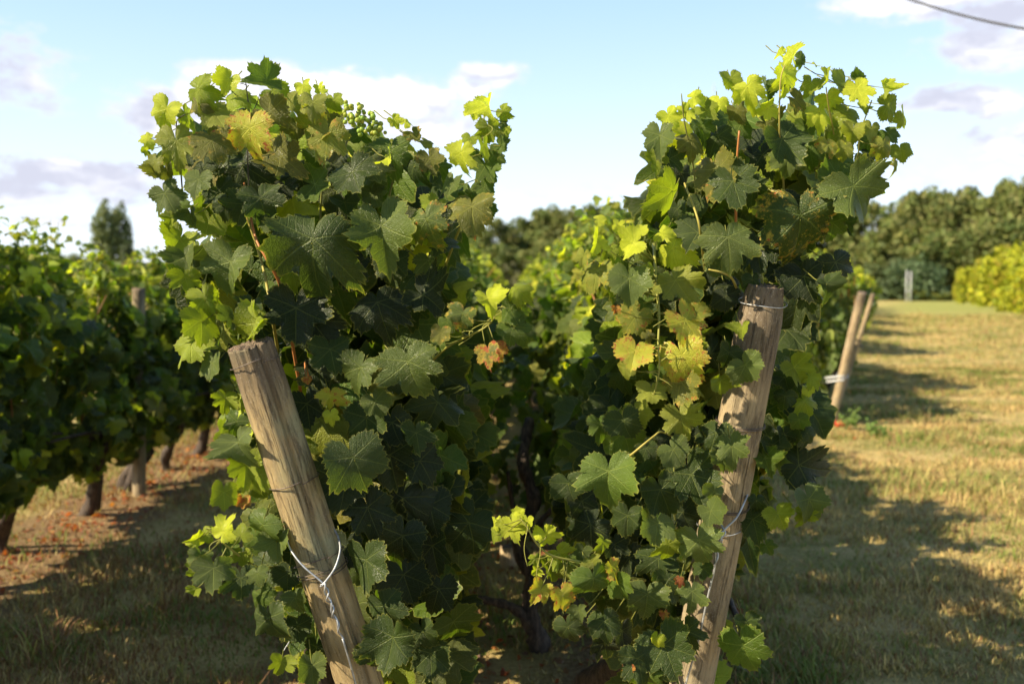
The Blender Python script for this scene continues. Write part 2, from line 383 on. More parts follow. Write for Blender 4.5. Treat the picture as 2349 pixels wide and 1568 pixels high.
# ------------------------------------------------------------------ leaves
OUT = [(0, 1.04), (10, .98), (23, .83), (29, .77), (35, .84), (48, .97), (57, .95), (69, .84), (79, .74), (86, .77), (98, .84), (111, .83), (125, .77),
       (140, .73), (154, .65), (166, .52), (174, .34), (180, .10)]
def leaf_template(nth, rings, seed, teeth=34, deep=1., fold=.25, cup=.2, wave=.12, droop=.3):
    g = np.random.default_rng(seed); half = nth//2
    th = np.linspace(0, 180, half+1); r0 = np.interp(th, *zip(*OUT))
    sin_ = np.interp(th, [0, 20, 29, 38, 65, 80, 95, 180], [0, 0, 1, 0, 0, 1, 0, 0])
    def side():
        tw = th+g.normal(0, 4.5)*np.sin(np.radians(th))+g.normal(0, 3.5)*np.sin(np.radians(th*2))
        rq = np.interp(tw, *zip(*OUT)); sq = np.interp(tw, [0, 20, 29, 38, 65, 80, 95, 180], [0, 0, 1, 0, 0, 1, 0, 0])
        r = rq*(1-sq*(deep-1)*.42)*(1+.085*np.interp(th, np.linspace(0, 180, 7), g.normal(0, 1, 7)))
        if teeth:
            ph = (th/180*teeth/2+g.random()*.3) % 1; r = r*(1.02-.125*np.where(ph < .65, ph/.65, (1-ph)/.35)+.04*np.sin(th*.9+g.random()*6))
        return r
    ra, rb = side(), side(); rb[0] = ra[0]
    ang = np.radians(np.concatenate([th, 360-th[1:-1][::-1]])); r = np.concatenate([ra, rb[1:-1][::-1]])
    V = [(0, 0)]; fr = [0.]
    for f in rings:
        rr = r*f if f == 1 else f*(r*.45+.55*np.interp(np.degrees(np.where(ang > PI, 2*PI-ang, ang)), [0, 60, 120, 165, 180], [.95, .9, .75, .5, .1]))
        V += list(zip(rr*np.sin(ang), rr*np.cos(ang))); fr += [f]*len(ang)
    V = np.array(V); n = len(ang); T = [(0, 1+(j+1) % n, 1+j) for j in range(n)]
    for k in range(len(rings)-1):
        for j in range(n):
            a = 1+k*n+j; b = 1+k*n+(j+1) % n; T += [(a, b, b+n), (a, b+n, a+n)]
    T = np.array(T); x, y = V[:, 0], V[:, 1]; R = np.hypot(x, y); A = np.arctan2(x, y)
    z = fold*np.abs(x)*(.6+.4*R)-cup*R*R-droop*np.maximum(y, 0)**2*.5+wave*np.sin(3*A+g.random()*6)*R*R+wave*.55*np.sin(7*A+g.random()*6)*R**3
    z += .045*np.abs(np.sin(2.9*A))*R*(1 if teeth else 0)+g.normal(0, .12)*x*y+g.normal(0, .1)*x
    V3 = np.stack([x, y, z], 1)
    # make the front (normal +Z) face up
    a, b, c = V3[T[0, 0]], V3[T[0, 1]], V3[T[0, 2]]
    if np.cross(b-a, c-a)[2] < 0: T = T[:, ::-1]
    return V3, T, V, np.array(fr)
def family(n, nth, rings, teeth, s0):
    g = np.random.default_rng(s0); L = []
    for i in range(n):
        L.append(leaf_template(nth, rings, s0+i, teeth, g.uniform(.4, 1.7), g.uniform(-.1, .6), g.uniform(-.15, .42), g.uniform(.06, .24), g.uniform(0, .7)))
    return L
HD = family(24, 120, (.3, .6, .84, 1), 30, 100)
MD = family(8, 64, (.5, 1), 20, 300)
LD = family(6, 26, (.55, 1), 12, 400)
TEETHLESS_FAR = family(5, 8, (1,), 0, 500)

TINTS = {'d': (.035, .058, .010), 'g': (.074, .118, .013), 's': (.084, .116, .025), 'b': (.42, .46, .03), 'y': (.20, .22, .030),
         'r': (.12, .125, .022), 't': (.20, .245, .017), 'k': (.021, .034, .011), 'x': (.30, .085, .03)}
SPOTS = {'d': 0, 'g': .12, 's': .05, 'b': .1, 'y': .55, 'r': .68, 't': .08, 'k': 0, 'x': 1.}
def frames(nrm, tip):
    z = nrm/np.linalg.norm(nrm, axis=1)[:, None]
    y = tip-z*np.sum(tip*z, 1)[:, None]; y /= np.linalg.norm(y, axis=1)[:, None]+1e-9
    x = np.cross(y, z); return np.stack([x, y, z], 2)
def put_leaves(G, fam, P, Rm, sc, tint, spot, g):
    """P is each leaf's middle; adds all leaves of every template in one go"""
    pick = g.integers(0, len(fam), len(P))
    for k, (V, T, uv, fr) in enumerate(fam):
        I = np.where(pick == k)[0]
        if not len(I): continue
        Vc = V-np.array([0, .1, 0])
        fx = np.where(g.random(len(I)) < .5, -1., 1.)
        q = g.uniform(.75, 1.15, len(I))
        L = Vc[None]*np.stack([np.ones(len(I)), q, np.ones(len(I))], 1)[:, None, :]
        L[:, :, 2] *= g.uniform(.5, 1.6, len(I))[:, None]
        k1, k2, k3, k4 = (g.normal(m_, s_, len(I))[:, None] for m_, s_ in ((0, .32), (-.12, .28), (0, .28), (0, .30)))
        X_, Y_ = L[:, :, 0].copy(), L[:, :, 1].copy(); ax_ = np.abs(X_)
        L[:, :, 2] += k1*X_*ax_+k2*(Y_+.2)**2+k3*X_*Y_+k4*(X_**2)
        L[:, :, 0] *= 1-.18*np.abs(k1)*ax_-.15*np.abs(k4)*ax_; L[:, :, 1] *= 1-.2*np.abs(k2)*np.abs(Y_)
        W = np.einsum('kij,knj->kni', Rm[I], L)*sc[I][:, None, None]+P[I][:, None, :]
        n = len(V); TT = (T[None]+(np.arange(len(I))*n)[:, None, None]).reshape(-1, 3)
        tc = np.concatenate([np.repeat(tint[I][:, None, :], n, 1), np.tile(fr[None, :, None], (len(I), 1, 1))], 2).reshape(-1, 4)
        G.add(W.reshape(-1, 3), TT, np.tile(uv, (len(I), 1)), tc, np.repeat(spot[I], n))
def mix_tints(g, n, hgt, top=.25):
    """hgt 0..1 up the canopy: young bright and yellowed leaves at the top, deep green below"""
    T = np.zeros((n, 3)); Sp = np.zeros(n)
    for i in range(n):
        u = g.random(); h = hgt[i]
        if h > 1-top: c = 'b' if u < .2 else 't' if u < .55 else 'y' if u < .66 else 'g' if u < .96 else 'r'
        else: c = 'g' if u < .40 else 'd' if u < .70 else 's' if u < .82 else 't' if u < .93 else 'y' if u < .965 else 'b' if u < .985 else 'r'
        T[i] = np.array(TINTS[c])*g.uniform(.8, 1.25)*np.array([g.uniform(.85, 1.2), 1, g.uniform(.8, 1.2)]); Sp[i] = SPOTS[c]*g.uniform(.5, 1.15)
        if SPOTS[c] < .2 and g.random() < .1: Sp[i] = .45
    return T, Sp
def petioles(G, P, Q, r=.0013, col=(.19, .20, .05, 0)):
    n = len(P); 
    if not n: return
    D = Q-P; a = np.cross(D, [0.3, 0.2, 1.]); a /= np.linalg.norm(a, axis=1)[:, None]+1e-9
    b = np.cross(D, a); b /= np.linalg.norm(b, axis=1)[:, None]+1e-9
    V = []
    M = (P+Q)/2-np.array([0, 0, 1.])*np.linalg.norm(D, axis=1)[:, None]*.06
    for c, k in ((P, .8), (M, 1.), (Q, 1.3)):
        for an in (0, 2.1, 4.2): V.append(c+(a*math.cos(an)+b*math.sin(an))*r*k)
    V = np.stack(V, 1).reshape(-1, 3); T = []
    for l in (0, 1):
        for j in range(3):
            p, q = l*3+j, l*3+(j+1) % 3; T += [(p, q, q+3), (p, q+3, p+3)]
    T = (np.array(T)[None]+(np.arange(n)*9)[:, None, None]).reshape(-1, 3)
    G.add(V, T, np.full((n*9, 2), .3), np.array(col), 0)

# ------------------------------------------------------------------ generic grapevine of a row (own origin at its foot, row runs along Y)
def vine_meshes(seed, fam, nleaf, size, pet=True, mat=None, grapes=False, half=.32, ztop=1.66, shoots=5, length=1.15):
    g = np.random.default_rng(seed); G = Geo()
    y = g.uniform(-length/2, length/2, nleaf); z = .37+(ztop-.37)*g.beta(1.1, 1.0, nleaf)
    wv = half*(.75+.35*np.sin(z*4+seed)+.2*np.sin(y*7+seed*2)); side = g.choice([-1., 1.], nleaf)
    u = np.where(g.random(nleaf) < .75, g.uniform(.7, 1.05, nleaf), g.uniform(0, .7, nleaf))
    narrow = np.clip((ztop+.02-z)/.35, .25, 1)*np.clip((z-.38)/.3, .4, 1)
    x = side*wv*u*narrow
    z = z+.06*np.sin(y*5+seed)+.11*np.clip((z-.9)/.7, 0, 1)*np.sin(y*11+seed*3)
    P = np.stack([x, y, z], 1)
    N = np.stack([side*(.55+.5*g.random(nleaf)), g.normal(-.12, .45, nleaf), g.uniform(-.05, .95, nleaf)], 1)
    Tp = np.stack([side*g.uniform(0, .6, nleaf), g.normal(0, .5, nleaf), -g.uniform(.3, 1.2, nleaf)], 1)
    sc = size*g.uniform(.55, 1.2, nleaf)*np.where(z > ztop-.15, .75, 1)
    hg = (z-.48)/(ztop-.48)
    # shoots sticking out of the top
    for k in range(shoots):
        y0 = g.uniform(-length/2, length/2); x0 = g.uniform(-.13, .13); H = g.uniform(.12, .34); lean = g.normal(0, .05, 2)
        base = np.array([x0, y0, ztop-.15]); tipp = base+np.array([lean[0], lean[1], H+.15])
        path = [base, (base+tipp)/2+np.array([g.normal(0, .02), g.normal(0, .02), 0]), tipp]
        V, T = tube(smooth_path(path, 3), np.linspace(.003, .0013, 7), 4); G.add(V, T, None, (.14, .15, .04, 0))
        m = int(14+H*34); f = np.linspace(.2, 1, m)
        Q = base+(tipp-base)*f[:, None]+g.normal(0, .035, (m, 3))
        P = np.vstack([P, Q]); nn = g.normal(0, .6, (m, 3)); nn[:, 2] = abs(nn[:, 2])+.2; N = np.vstack([N, nn])
        tt = g.normal(0, .5, (m, 3)); tt[:, 2] -= .5; Tp = np.vstack([Tp, tt]); sc = np.append(sc, size*np.linspace(.75, .3, m)); hg = np.append(hg, np.ones(m))
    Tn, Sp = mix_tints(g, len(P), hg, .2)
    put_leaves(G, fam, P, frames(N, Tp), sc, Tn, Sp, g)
    if pet:
        I = np.arange(0, len(P), 2); J = P[I]-np.stack([P[I][:, 0]*.5, P[I][:, 1]*0, np.full(len(I), -.02)], 1); petioles(G, P[I], J)
    return G
def trunk_geo(seed, seg=9, n=14):
    g = np.random.default_rng(seed); G = Geo()
    top = np.array([g.uniform(.04, .18), g.choice([-1, 1])*g.uniform(.15, .34), .62])
    bx = g.uniform(-.14, .04); pts = [np.array([bx, 0, -.06])]
    for k in range(1, 5):
        f = k/4; pts.append(np.array([bx+(top[0]-bx)*f+g.normal(0, .035), top[1]*f+g.normal(0, .045), -.06+.68*f]))
    P = smooth_path(pts, n//4); r = np.linspace(.042, .026, len(P))*(1+.18*np.sin(np.arange(len(P))*1.7+seed)); r[0] *= 1.4
    V, T = tube(P, r, seg, .22, seed); G.add(V, T)
    b2 = np.array([g.uniform(-.2, .06), -np.sign(top[1])*.12, -.05]); P2 = smooth_path([b2, b2*.4+top*.3+np.array([.03, 0, .2]), top*.6+np.array([0, -.1, .2]), top+np.array([0, -.12*np.sign(top[1]), .03])], n//4)
    V, T = tube(P2, np.linspace(.026, .016, len(P2)), seg, .2, seed+9); G.add(V, T)
    for s in (-1, 1):                                        # arms and the canes that rise from them
        a = [Vector(top), Vector(top)+Vector((g.normal(0, .03), s*.16, .05)), Vector(top)+Vector((g.normal(0, .04), s*.36, .07)), Vector(top)+Vector((g.normal(0, .04), s*.55, .05))]
        Q = smooth_path(a, 3); V, T = tube(Q, np.linspace(.019, .009, len(Q)), 7, .2, seed+3); G.add(V, T)
    return G
def cane_geo(seed, ztop=1.6):
    g = np.random.default_rng(seed+50); G = Geo()
    for k in range(8):
        y0 = g.uniform(-.5, .5); p = [(g.normal(0, .03), y0, .64), (g.normal(0, .1), y0+g.normal(0, .05), 1.05), (g.normal(0, .12), y0+g.normal(0, .1), ztop)]
        V, T = tube(smooth_path(p, 4), np.linspace(.0055, .003, 9), 5, .1, seed); G.add(V, T, None, (.30, .13, .045, 0) if g.random() < .5 else (.20, .16, .05, 0))
    return G
def bunch_geo(P, n, r, L, W, col, seed):
    """a bunch of grapes hanging from P"""
    g = np.random.default_rng(seed); G = Geo()
    ico_v, ico_t = sphere(7, 5)
    pts = []
    tries = 0
    while len(pts) < n and tries < n*60:
        tries += 1
        f = g.random(); a = g.random()*2*PI; rr = W*(1-.75*f)**.7*g.uniform(.5, 1)
        p = np.array([rr*math.cos(a), rr*math.sin(a), -L*f])
        if all(np.linalg.norm(p-q) > r*1.55 for q in pts): pts.append(p)
    for p in pts:
        s = r*g.uniform(.85, 1.1); c = np.array([*(np.array(col)*g.uniform(.8, 1.3)), 0])
        G.add(ico_v*s+p+P, ico_t, None, c)
    V, T = tube([P+np.array([0, 0, .05]), P, P+np.array([0, 0, -L*.8])], .0022, 5); G.add(V, T, None, (.16, .16, .05, 0))
    return G
def sphere(a, b):
    V = [(0, 0, 1)]
    for i in range(1, b):
        for j in range(a): t_ = PI*i/b; p = 2*PI*j/a; V.append((math.sin(t_)*math.cos(p), math.sin(t_)*math.sin(p), math.cos(t_)))
    V.append((0, 0, -1)); T = []
    for j in range(a): T.append((0, 1+j, 1+(j+1) % a)); T.append((len(V)-1, 1+(b-2)*a+(j+1) % a, 1+(b-2)*a+j))
    for i in range(b-2):
        for j in range(a): p = 1+i*a+j; q = 1+i*a+(j+1) % a; T += [(p, p+a, q), (q, p+a, q+a)]
    return np.array(V, float), np.array(T)

def make_vine(kind, seed, loc, label, group):
    o = empty('grapevine', loc, label, 'grapevine', group)
    if kind == 'mid': G = vine_meshes(seed, MD, 640, .088, shoots=8)
    elif kind == 'low': G = vine_meshes(seed, LD, 620, .088, shoots=6)
    else: G = vine_meshes(seed, TEETHLESS_FAR, 420, .105, pet=False, shoots=4)
    G.build('foliage', LEAF if kind != 'far' else SIMPLELEAF, o)
    trunk_geo(seed, 9 if kind != 'far' else 6).build('trunk', BARK, o)
    if kind != 'far': cane_geo(seed).build('canes', CANE, o)
    if kind == 'low' and seed % 2:
        bunch_geo(np.array([.12, .1, .72]), 40, .0085, .12, .04, (.02, .012, .035), seed).build('grape_bunch', BERRY, o)
    return o
PROTO = {'mid': [], 'low': [], 'far': []}; PC = {'mid': 3, 'low': 4, 'far': 3}; CNT = {'mid': 0, 'low': 0, 'far': 0}
def vine(kind, x, y, label, group, zs=1., rot=None):
    i = CNT[kind]; CNT[kind] += 1
    loc = (x+random.uniform(-.04, .04), y+random.uniform(-.06, .06), 0)
    if i < PC[kind]:
        o = make_vine(kind, 31+i+{'mid': 0, 'low': 20, 'far': 40}[kind], loc, label, group); PROTO[kind].append(o)
    else: o = dup(PROTO[kind][i % PC[kind]], loc, random.choice((0, PI)) if rot is None else rot, label, group)
    s = zs*random.uniform(.96, 1.04); o.scale = (random.uniform(.9, 1.15), 1, s)
    return o
ORD = 'first second third fourth fifth sixth seventh eighth ninth tenth eleventh twelfth thirteenth fourteenth fifteenth sixteenth seventeenth eighteenth nineteenth twentieth'.split()
# the row on the far left
k = 0
ya = -1.1
while ya < 22:
    kind = 'far' if (ya > 13 or ya < 1) else ('mid' if ya > 3.4 and ya < 10 else 'low')
    if ya < 4.6: lab = 'far left row grapevine outside the frame, %s before the picture edge' % ORD[max(0, int(round((4.7-ya)/.82)) if ya > 3 else 2+int(round((3.1-ya)/1.05)))]
    else: lab = '%s grapevine from the left photo edge in the shaded row beyond the alley' % ORD[min(k, 19)]; k += 1
    vine(kind, -2.74, ya, lab, 'grapevines of the row on the left', (.91 if ya < 5.8 else .89) if ya < 8 else .88, 0); ya += (.82 if 3 < ya < 13 else 1.05)
for rx, side, nm in ((-.56, 'left', 'leaning left post'), (.52, 'right', 'leaning right post')):
    yy = 3.55; k = 1
    while yy < 46:
        kind = 'mid' if yy < 6.3 else ('low' if yy < 15 else 'far')
        lab = ('%s grapevine of the row that starts at the %s' % (ORD[k], nm)) if k < 17 else ('distant grapevine far down the row behind the %s' % nm)
        v_ = vine(kind, rx+(0 if yy < 5 else (-.03 if side == 'left' else .03)), yy, lab, 'grapevines of the %s middle row' % side, (1.0 if yy > 4 else .95) if side == 'left' else (.89 if yy < 4 else .97)); v_.scale.x *= 1.25 if yy > 5 else 1.05; yy += 1.08; k += 1
R_ENDS = [(3.30, 10.6), (4.5, 13.4), (7.2, 20.6), (10.0, 28.2), (12.8, 35.8), (15.6, 43.4), (18.4, 51), (21.2, 58.6)]
for j, (rx, y0) in enumerate(R_ENDS):
    for k in range(6 if j < 2 else 5):
        vine('low' if j < 2 else 'far', rx, y0+.5+k*1.08, '%s grapevine of the %s row on the right, beside the open field' % (ORD[k], ORD[j]), 'grapevines of the rows ending at the field', 1.0)

# ------------------------------------------------------------------ posts
def post(name, p_top, p_bot, r0, r1, mat, label, group=None, seg=96, rings=120, ragged=.004, crack=None, taper_top=False, cat='post'):
    """leaning round post; object Z runs along it"""
    p_top = Vector(p_top); p_bot = Vector(p_bot); ax = (p_top-p_bot); L = ax.length; q = ax.to_track_quat('Z', 'Y')
    o = bpy.data.objects.new(name, None); C.objects.link(o); o.location = p_bot; o.rotation_mode = 'QUATERNION'; o.rotation_quaternion = q
    tag(o, label, cat, group)
    inv = q.inverted()
    crack_a = None
    if crack is not None:                                  # direction the crack faces, in the world
        c = inv @ Vector(crack); crack_a = math.atan2(c.y, c.x)
    g = np.random.default_rng(int(r0*1e5)); V = []
    zz = np.concatenate([np.linspace(0, L*.85, rings//2, endpoint=False), np.linspace(L*.85, L, rings//2)])
    cracks = [(g.uniform(0, 2*PI), g.uniform(.05, .09), g.uniform(.002, .004), g.uniform(1.5, 6)) for _ in range(9)] if seg > 40 else []
    jag = np.interp(np.arange(seg+1), np.arange(0, seg+1), g.random(seg+1)); jag[-1] = jag[0]
    for i, z in enumerate(zz):
        f = z/L; r = r1+(r0-r1)*f
        for j in range(seg):
            a = 2*PI*j/seg
            rr = r*(1+.025*mnoise.noise((math.cos(a)*1.3, math.sin(a)*1.3, z*2.2))+.018*mnoise.noise((math.cos(a)*6, math.sin(a)*6, z*3)))
            if crack_a is not None:
                d = abs((a-crack_a-.22*math.sin(z*2.3+1)-.06*math.sin(z*13)+PI) % (2*PI)-PI)
                rr -= .013*max(0, 1-d/.11)*min(1, (z+.2)/.4)
            for (ca_, cw_, cd_, cz_) in cracks:
                d = abs((a-ca_-.10*math.sin(z*3.1+ca_)-.03*math.sin(z*17+ca_*5)+PI) % (2*PI)-PI)
                if d < cw_: rr -= cd_*(1-d/cw_)*max(0, math.sin(z*cz_+ca_*7))**.5 if math.sin(z*cz_+ca_*7) > 0 else 0
            top = f > .985
            if f > .93: rr -= ragged*jag[j]*(f-.93)/.07*1.2
            if taper_top and f > .955: rr *= 1-.22*((f-.955)/.045)**1.3
            zz_ = z-(ragged*2.2*jag[j] if i == len(zz)-1 else 0)
            V.append((rr*math.cos(a), rr*math.sin(a), zz_))
    n = len(zz); T = []
    for i in range(n-1):
        for j in range(seg):
            a = i*seg+j; b = i*seg+(j+1) % seg; T += [(a, b, b+seg), (a, b+seg, a+seg)]
    m0 = len(T)
    prev = (n-1)*seg
    for fr in (.8, .5, .2):
        st = len(V)
        for j in range(seg):
            x, y, z = V[(n-1)*seg+j]; V.append((x*fr, y*fr, L-.002+ragged*1.6*mnoise.noise((x*fr*90, y*fr*90, 3))-(0 if not taper_top else .003)))
        for j in range(seg): a = prev+j; b = prev+(j+1) % seg; c, d = st+(j+1) % seg, st+j; T += [(a, b, c), (a, c, d)]
        prev = st
    V.append((0, 0, L-.002)); T += [(prev+j, prev+(j+1) % seg, len(V)-1) for j in range(seg)]
    mi = [0]*m0+[1]*(len(T)-m0)
    body = mesh('shaft', V, T, [mat, ENDG], o, True, mi=mi)
    return o, L
def ring(o, z, r, wr, mat=None, tilt=0., turns=1, gap=.004, name='wire_loop', ta=0.):
    pts = []
    N = 40*turns
    for i in range(N+1):
        a = 2*PI*i/40; pts.append((r*math.cos(a), r*math.sin(a), z+tilt*math.cos(a-ta)+gap*i/40+.0012*math.sin(a*3+z*9)))
    V, T = tube(pts, wr, 6); return mesh(name, V, T, mat or WIRE_D, o)
def on_axis(o, px, py, D):
    """height along the post of the point seen at px, py"""
    p = at(px, py, D); q = o.rotation_quaternion.inverted() @ (p-o.location); return q.z
def ext(a, b, z):
    """line a->b carried down to height z"""
    k = (z-a.z)/(b.z-a.z); return a+(b-a)*k

LT = at(573, 786, 2.05); LB = ext(LT, at(826, 1568, 2.17), -.25)
left_post, LL = post('vine_post', LT, LB, .0490, .0535, WOOD_A, 'cracked round wooden post leaning to the left with twisted wire around it', 'leaning row end posts', crack=(.70, -.72, 0), ragged=.006)
RT = at(1757, 652, 2.2); RB = ext(RT, at(1586, 1568, 2.36), -.25)
right_post, RL = post('vine_post', RT, RB, .0505, .0535, WOOD_B, 'grey brown wooden post leaning right under the right vine, leaves over its edge', 'leaning row end posts', ragged=.002, taper_top=True, rings=130)
for (px, py, tl, n_) in ((578, 828, .006, 1), (672, 1106, .005, 1), (738, 1322, .006, 2)):
    ring(left_post, on_axis(left_post, px, py, 2.1), .0535 if n_ == 1 else .0555, .0011, tilt=tl, turns=n_, gap=.007)
ring(left_post, on_axis(left_post, 728, 1290, 2.1), .0562, .0011, tilt=.014, turns=1)
for (px, py, tl, n_, m_) in ((1756, 690, .003, 1, WIRE), (1730, 978, .002, 2, WIRE_D), (1690, 1175, .003, 2, WIRE_D), (1680, 1220, .012, 1, WIRE)):
    ring(right_post, on_axis(right_post, px, py, 2.25), .0525 if py < 900 else .0555, .0012, mat=m_, tilt=tl, turns=n_)
# the twisted anchor wires
def wire_thing(paths, label, name='anchor_wire', r=.0022, mat=WIRE, group='anchor wires of the end posts'):
    G = Geo()
    for p, rr in paths:
        V, T = tube(p, rr, 7); G.add(V, T)
    o0 = G.V[0][0]; ob = G.build(name, mat, None, True, origin=o0); ob.location = o0
    return tag(ob, label, 'wire', group)
def twist(a, b, turns, amp, n=70, ph=0.):
    a, b = Vector(a), Vector(b); d = (b-a).normalized(); u = d.cross(Vector((0, 1, 0))).normalized(); v = d.cross(u)
    return [a.lerp(b, i/n)+(u*math.cos(ph+turns*2*PI*i/n)+v*math.sin(ph+turns*2*PI*i/n))*amp*(1-.4*i/n) for i in range(n+1)]
def front(px, py, D, off=.0): return at(px, py, D-off)
dL = .058
loop = smooth_path([at(655, 1220, 2.085), at(664, 1255, 2.05), at(694, 1296, 2.03), at(738, 1334, 2.025), at(748, 1350, 2.025)], 6)
loop2 = smooth_path([at(765, 1210, 2.12), at(776, 1232, 2.10), at(780, 1262, 2.07), at(768, 1302, 2.045), at(744, 1336, 2.025), at(735, 1345, 2.025)], 6)
d0, d1 = at(742, 1338, 2.022), at(786, 1468, 2.045)
tail = [at(786, 1464, 2.045), at(803, 1520, 2.055), at(816, 1568, 2.065), at(850, 1690, 2.08), at(905, 1890, 2.10)]
wire_thing([(loop, .0021), (loop2, .0021), (smooth_path(tail, 5), .0023), (twist(d0, d1, 3, .0034), .0021), (twist(d0, d1, 3.5, .0052, ph=PI), .0017)],
           'bright twisted anchor wire crossing and running down the front of the left post')
lp = smooth_path([at(1719, 1120, 2.27), at(1708, 1150, 2.22), at(1690, 1186, 2.20), at(1664, 1212, 2.19), at(1648, 1235, 2.19)], 6)
lp2 = smooth_path([at(1652, 1180, 2.24), at(1656, 1205, 2.20), at(1664, 1222, 2.19), at(1650, 1240, 2.19), at(1642, 1262, 2.19)], 6)
lo = smooth_path([at(1660, 1218, 2.186), at(1648, 1224, 2.184), at(1645, 1243, 2.184), at(1654, 1250, 2.186), at(1656, 1236, 2.186)], 5)
d0, d1 = at(1652, 1228, 2.185), at(1640, 1300, 2.195)
tail = [at(1641, 1262, 2.19), at(1640, 1300, 2.195), at(1622, 1375, 2.20), at(1602, 1470, 2.21), at(1573, 1568, 2.22), at(1540, 1700, 2.24), at(1490, 1890, 2.27)]
wire_thing([(lp, .0024), (lp2, .0019), (lo, .002), (twist(d0, d1, 1.5, .004), .0019), (smooth_path(tail, 5), .0024)],
           'straight pale anchor wire running down from a knot on the right post')
# end posts of the rows by the field
for j, (rx, y0) in enumerate(R_ENDS):
    if j == 0: a, b = at(1978, 670, 10.1), at(1904, 980, 10.6)
    elif j == 1: a, b = at(2003, 674, 12.6), at(1927, 915, 13.0)
    else: b = Vector((rx, y0+.35, 0)); a = b+Vector((.03, -.1, 1.30))
    b = ext(a, b, -.2)
    o, L = post('vine_post', a, b, .044 if j == 0 else .029, .048 if j == 0 else .032, WOOD_C,
             '%s slanting pale wooden post at the row ends beside the open field' % ORD[j] if j > 1 else ('pale slanting end post with a grey crossbar by the grass field', 'thinner slanting post just behind the pale one with the crossbar')[j],
             'slanting posts along the field edge', seg=24, rings=24, ragged=.001)
    if j == 0:
        z = on_axis(o, 1918, 865, 10.4); ring(o, z, .055, .004, mat=WIRE, turns=2, gap=.02)
        q = o.rotation_quaternion.inverted()
        for dy in (0, .045):
            p0 = q @ (at(1882, 868+dy*200, 10.55)-o.location); p1 = q @ (at(1936, 862+dy*200, 10.35)-o.location)
            V, T = tube([p0, p1], .011, 8); mesh('crossbar', V, T, WHITEMETAL, o)
        G = Geo(); p = at(1928, 972, 10.5); vv, tt = tube([p+Vector((-.05, 0, .0)), p+Vector((.10, .02, .0))], .03, 8); G.add(vv, tt)
        tag(G.build('ground_sleeve', REDPLASTIC, None), 'short red plastic sleeve lying by the foot of the crossbar post', 'sleeve')
# posts inside the rows
for (px, py, D, lab, ln) in ((318, 660, 7.0, 'grey post top poking out of the left row', (.03, 0)), (1166, 1250, 5.2, 'short pale post glimpsed low between the two middle rows', (0, 0))):
    a = at(px, py, D); b = Vector((a.x-ln[0], a.y, -.2)); post('vine_post', a, b, .045, .047, WOOD_B if D > 6 else WOOD_C, lab, 'posts inside the rows', seg=28, rings=24)
for x, y, lab in ((-.56, 8.6, 'post hidden in the left middle row, level with the sixth vine'), (.52, 8.8, 'post hidden in the right middle row, level with the sixth vine'), (-2.74, 12.3, 'post deep inside the far left row')):
    post('vine_post', (x, y, 1.45), (x, y, -.2), .04, .042, WOOD_B, lab, 'posts inside the rows', seg=24, rings=16)
# trellis wires along the rows
for (x, y0, y1, nm) in ((-2.74, -1.5, 22, 'far left'), (-.55, 2.35, 46, 'left middle'), (.53, 2.5, 46, 'right middle'), (3.3, 10.6, 17, 'first field side')):
    for z, zn in ((.62, 'lowest'), (1.0, 'middle'), (1.36, 'topmost')):
        pts = [Vector((x, y0+(y1-y0)*i/12, z-.006*math.sin(i*1.3)))for i in range(13)]
        wire_thing([(pts, .0013)], '%s trellis wire of the %s row, running inside the leaves' % (zn, nm), 'trellis_wire', group='trellis wires along the rows')

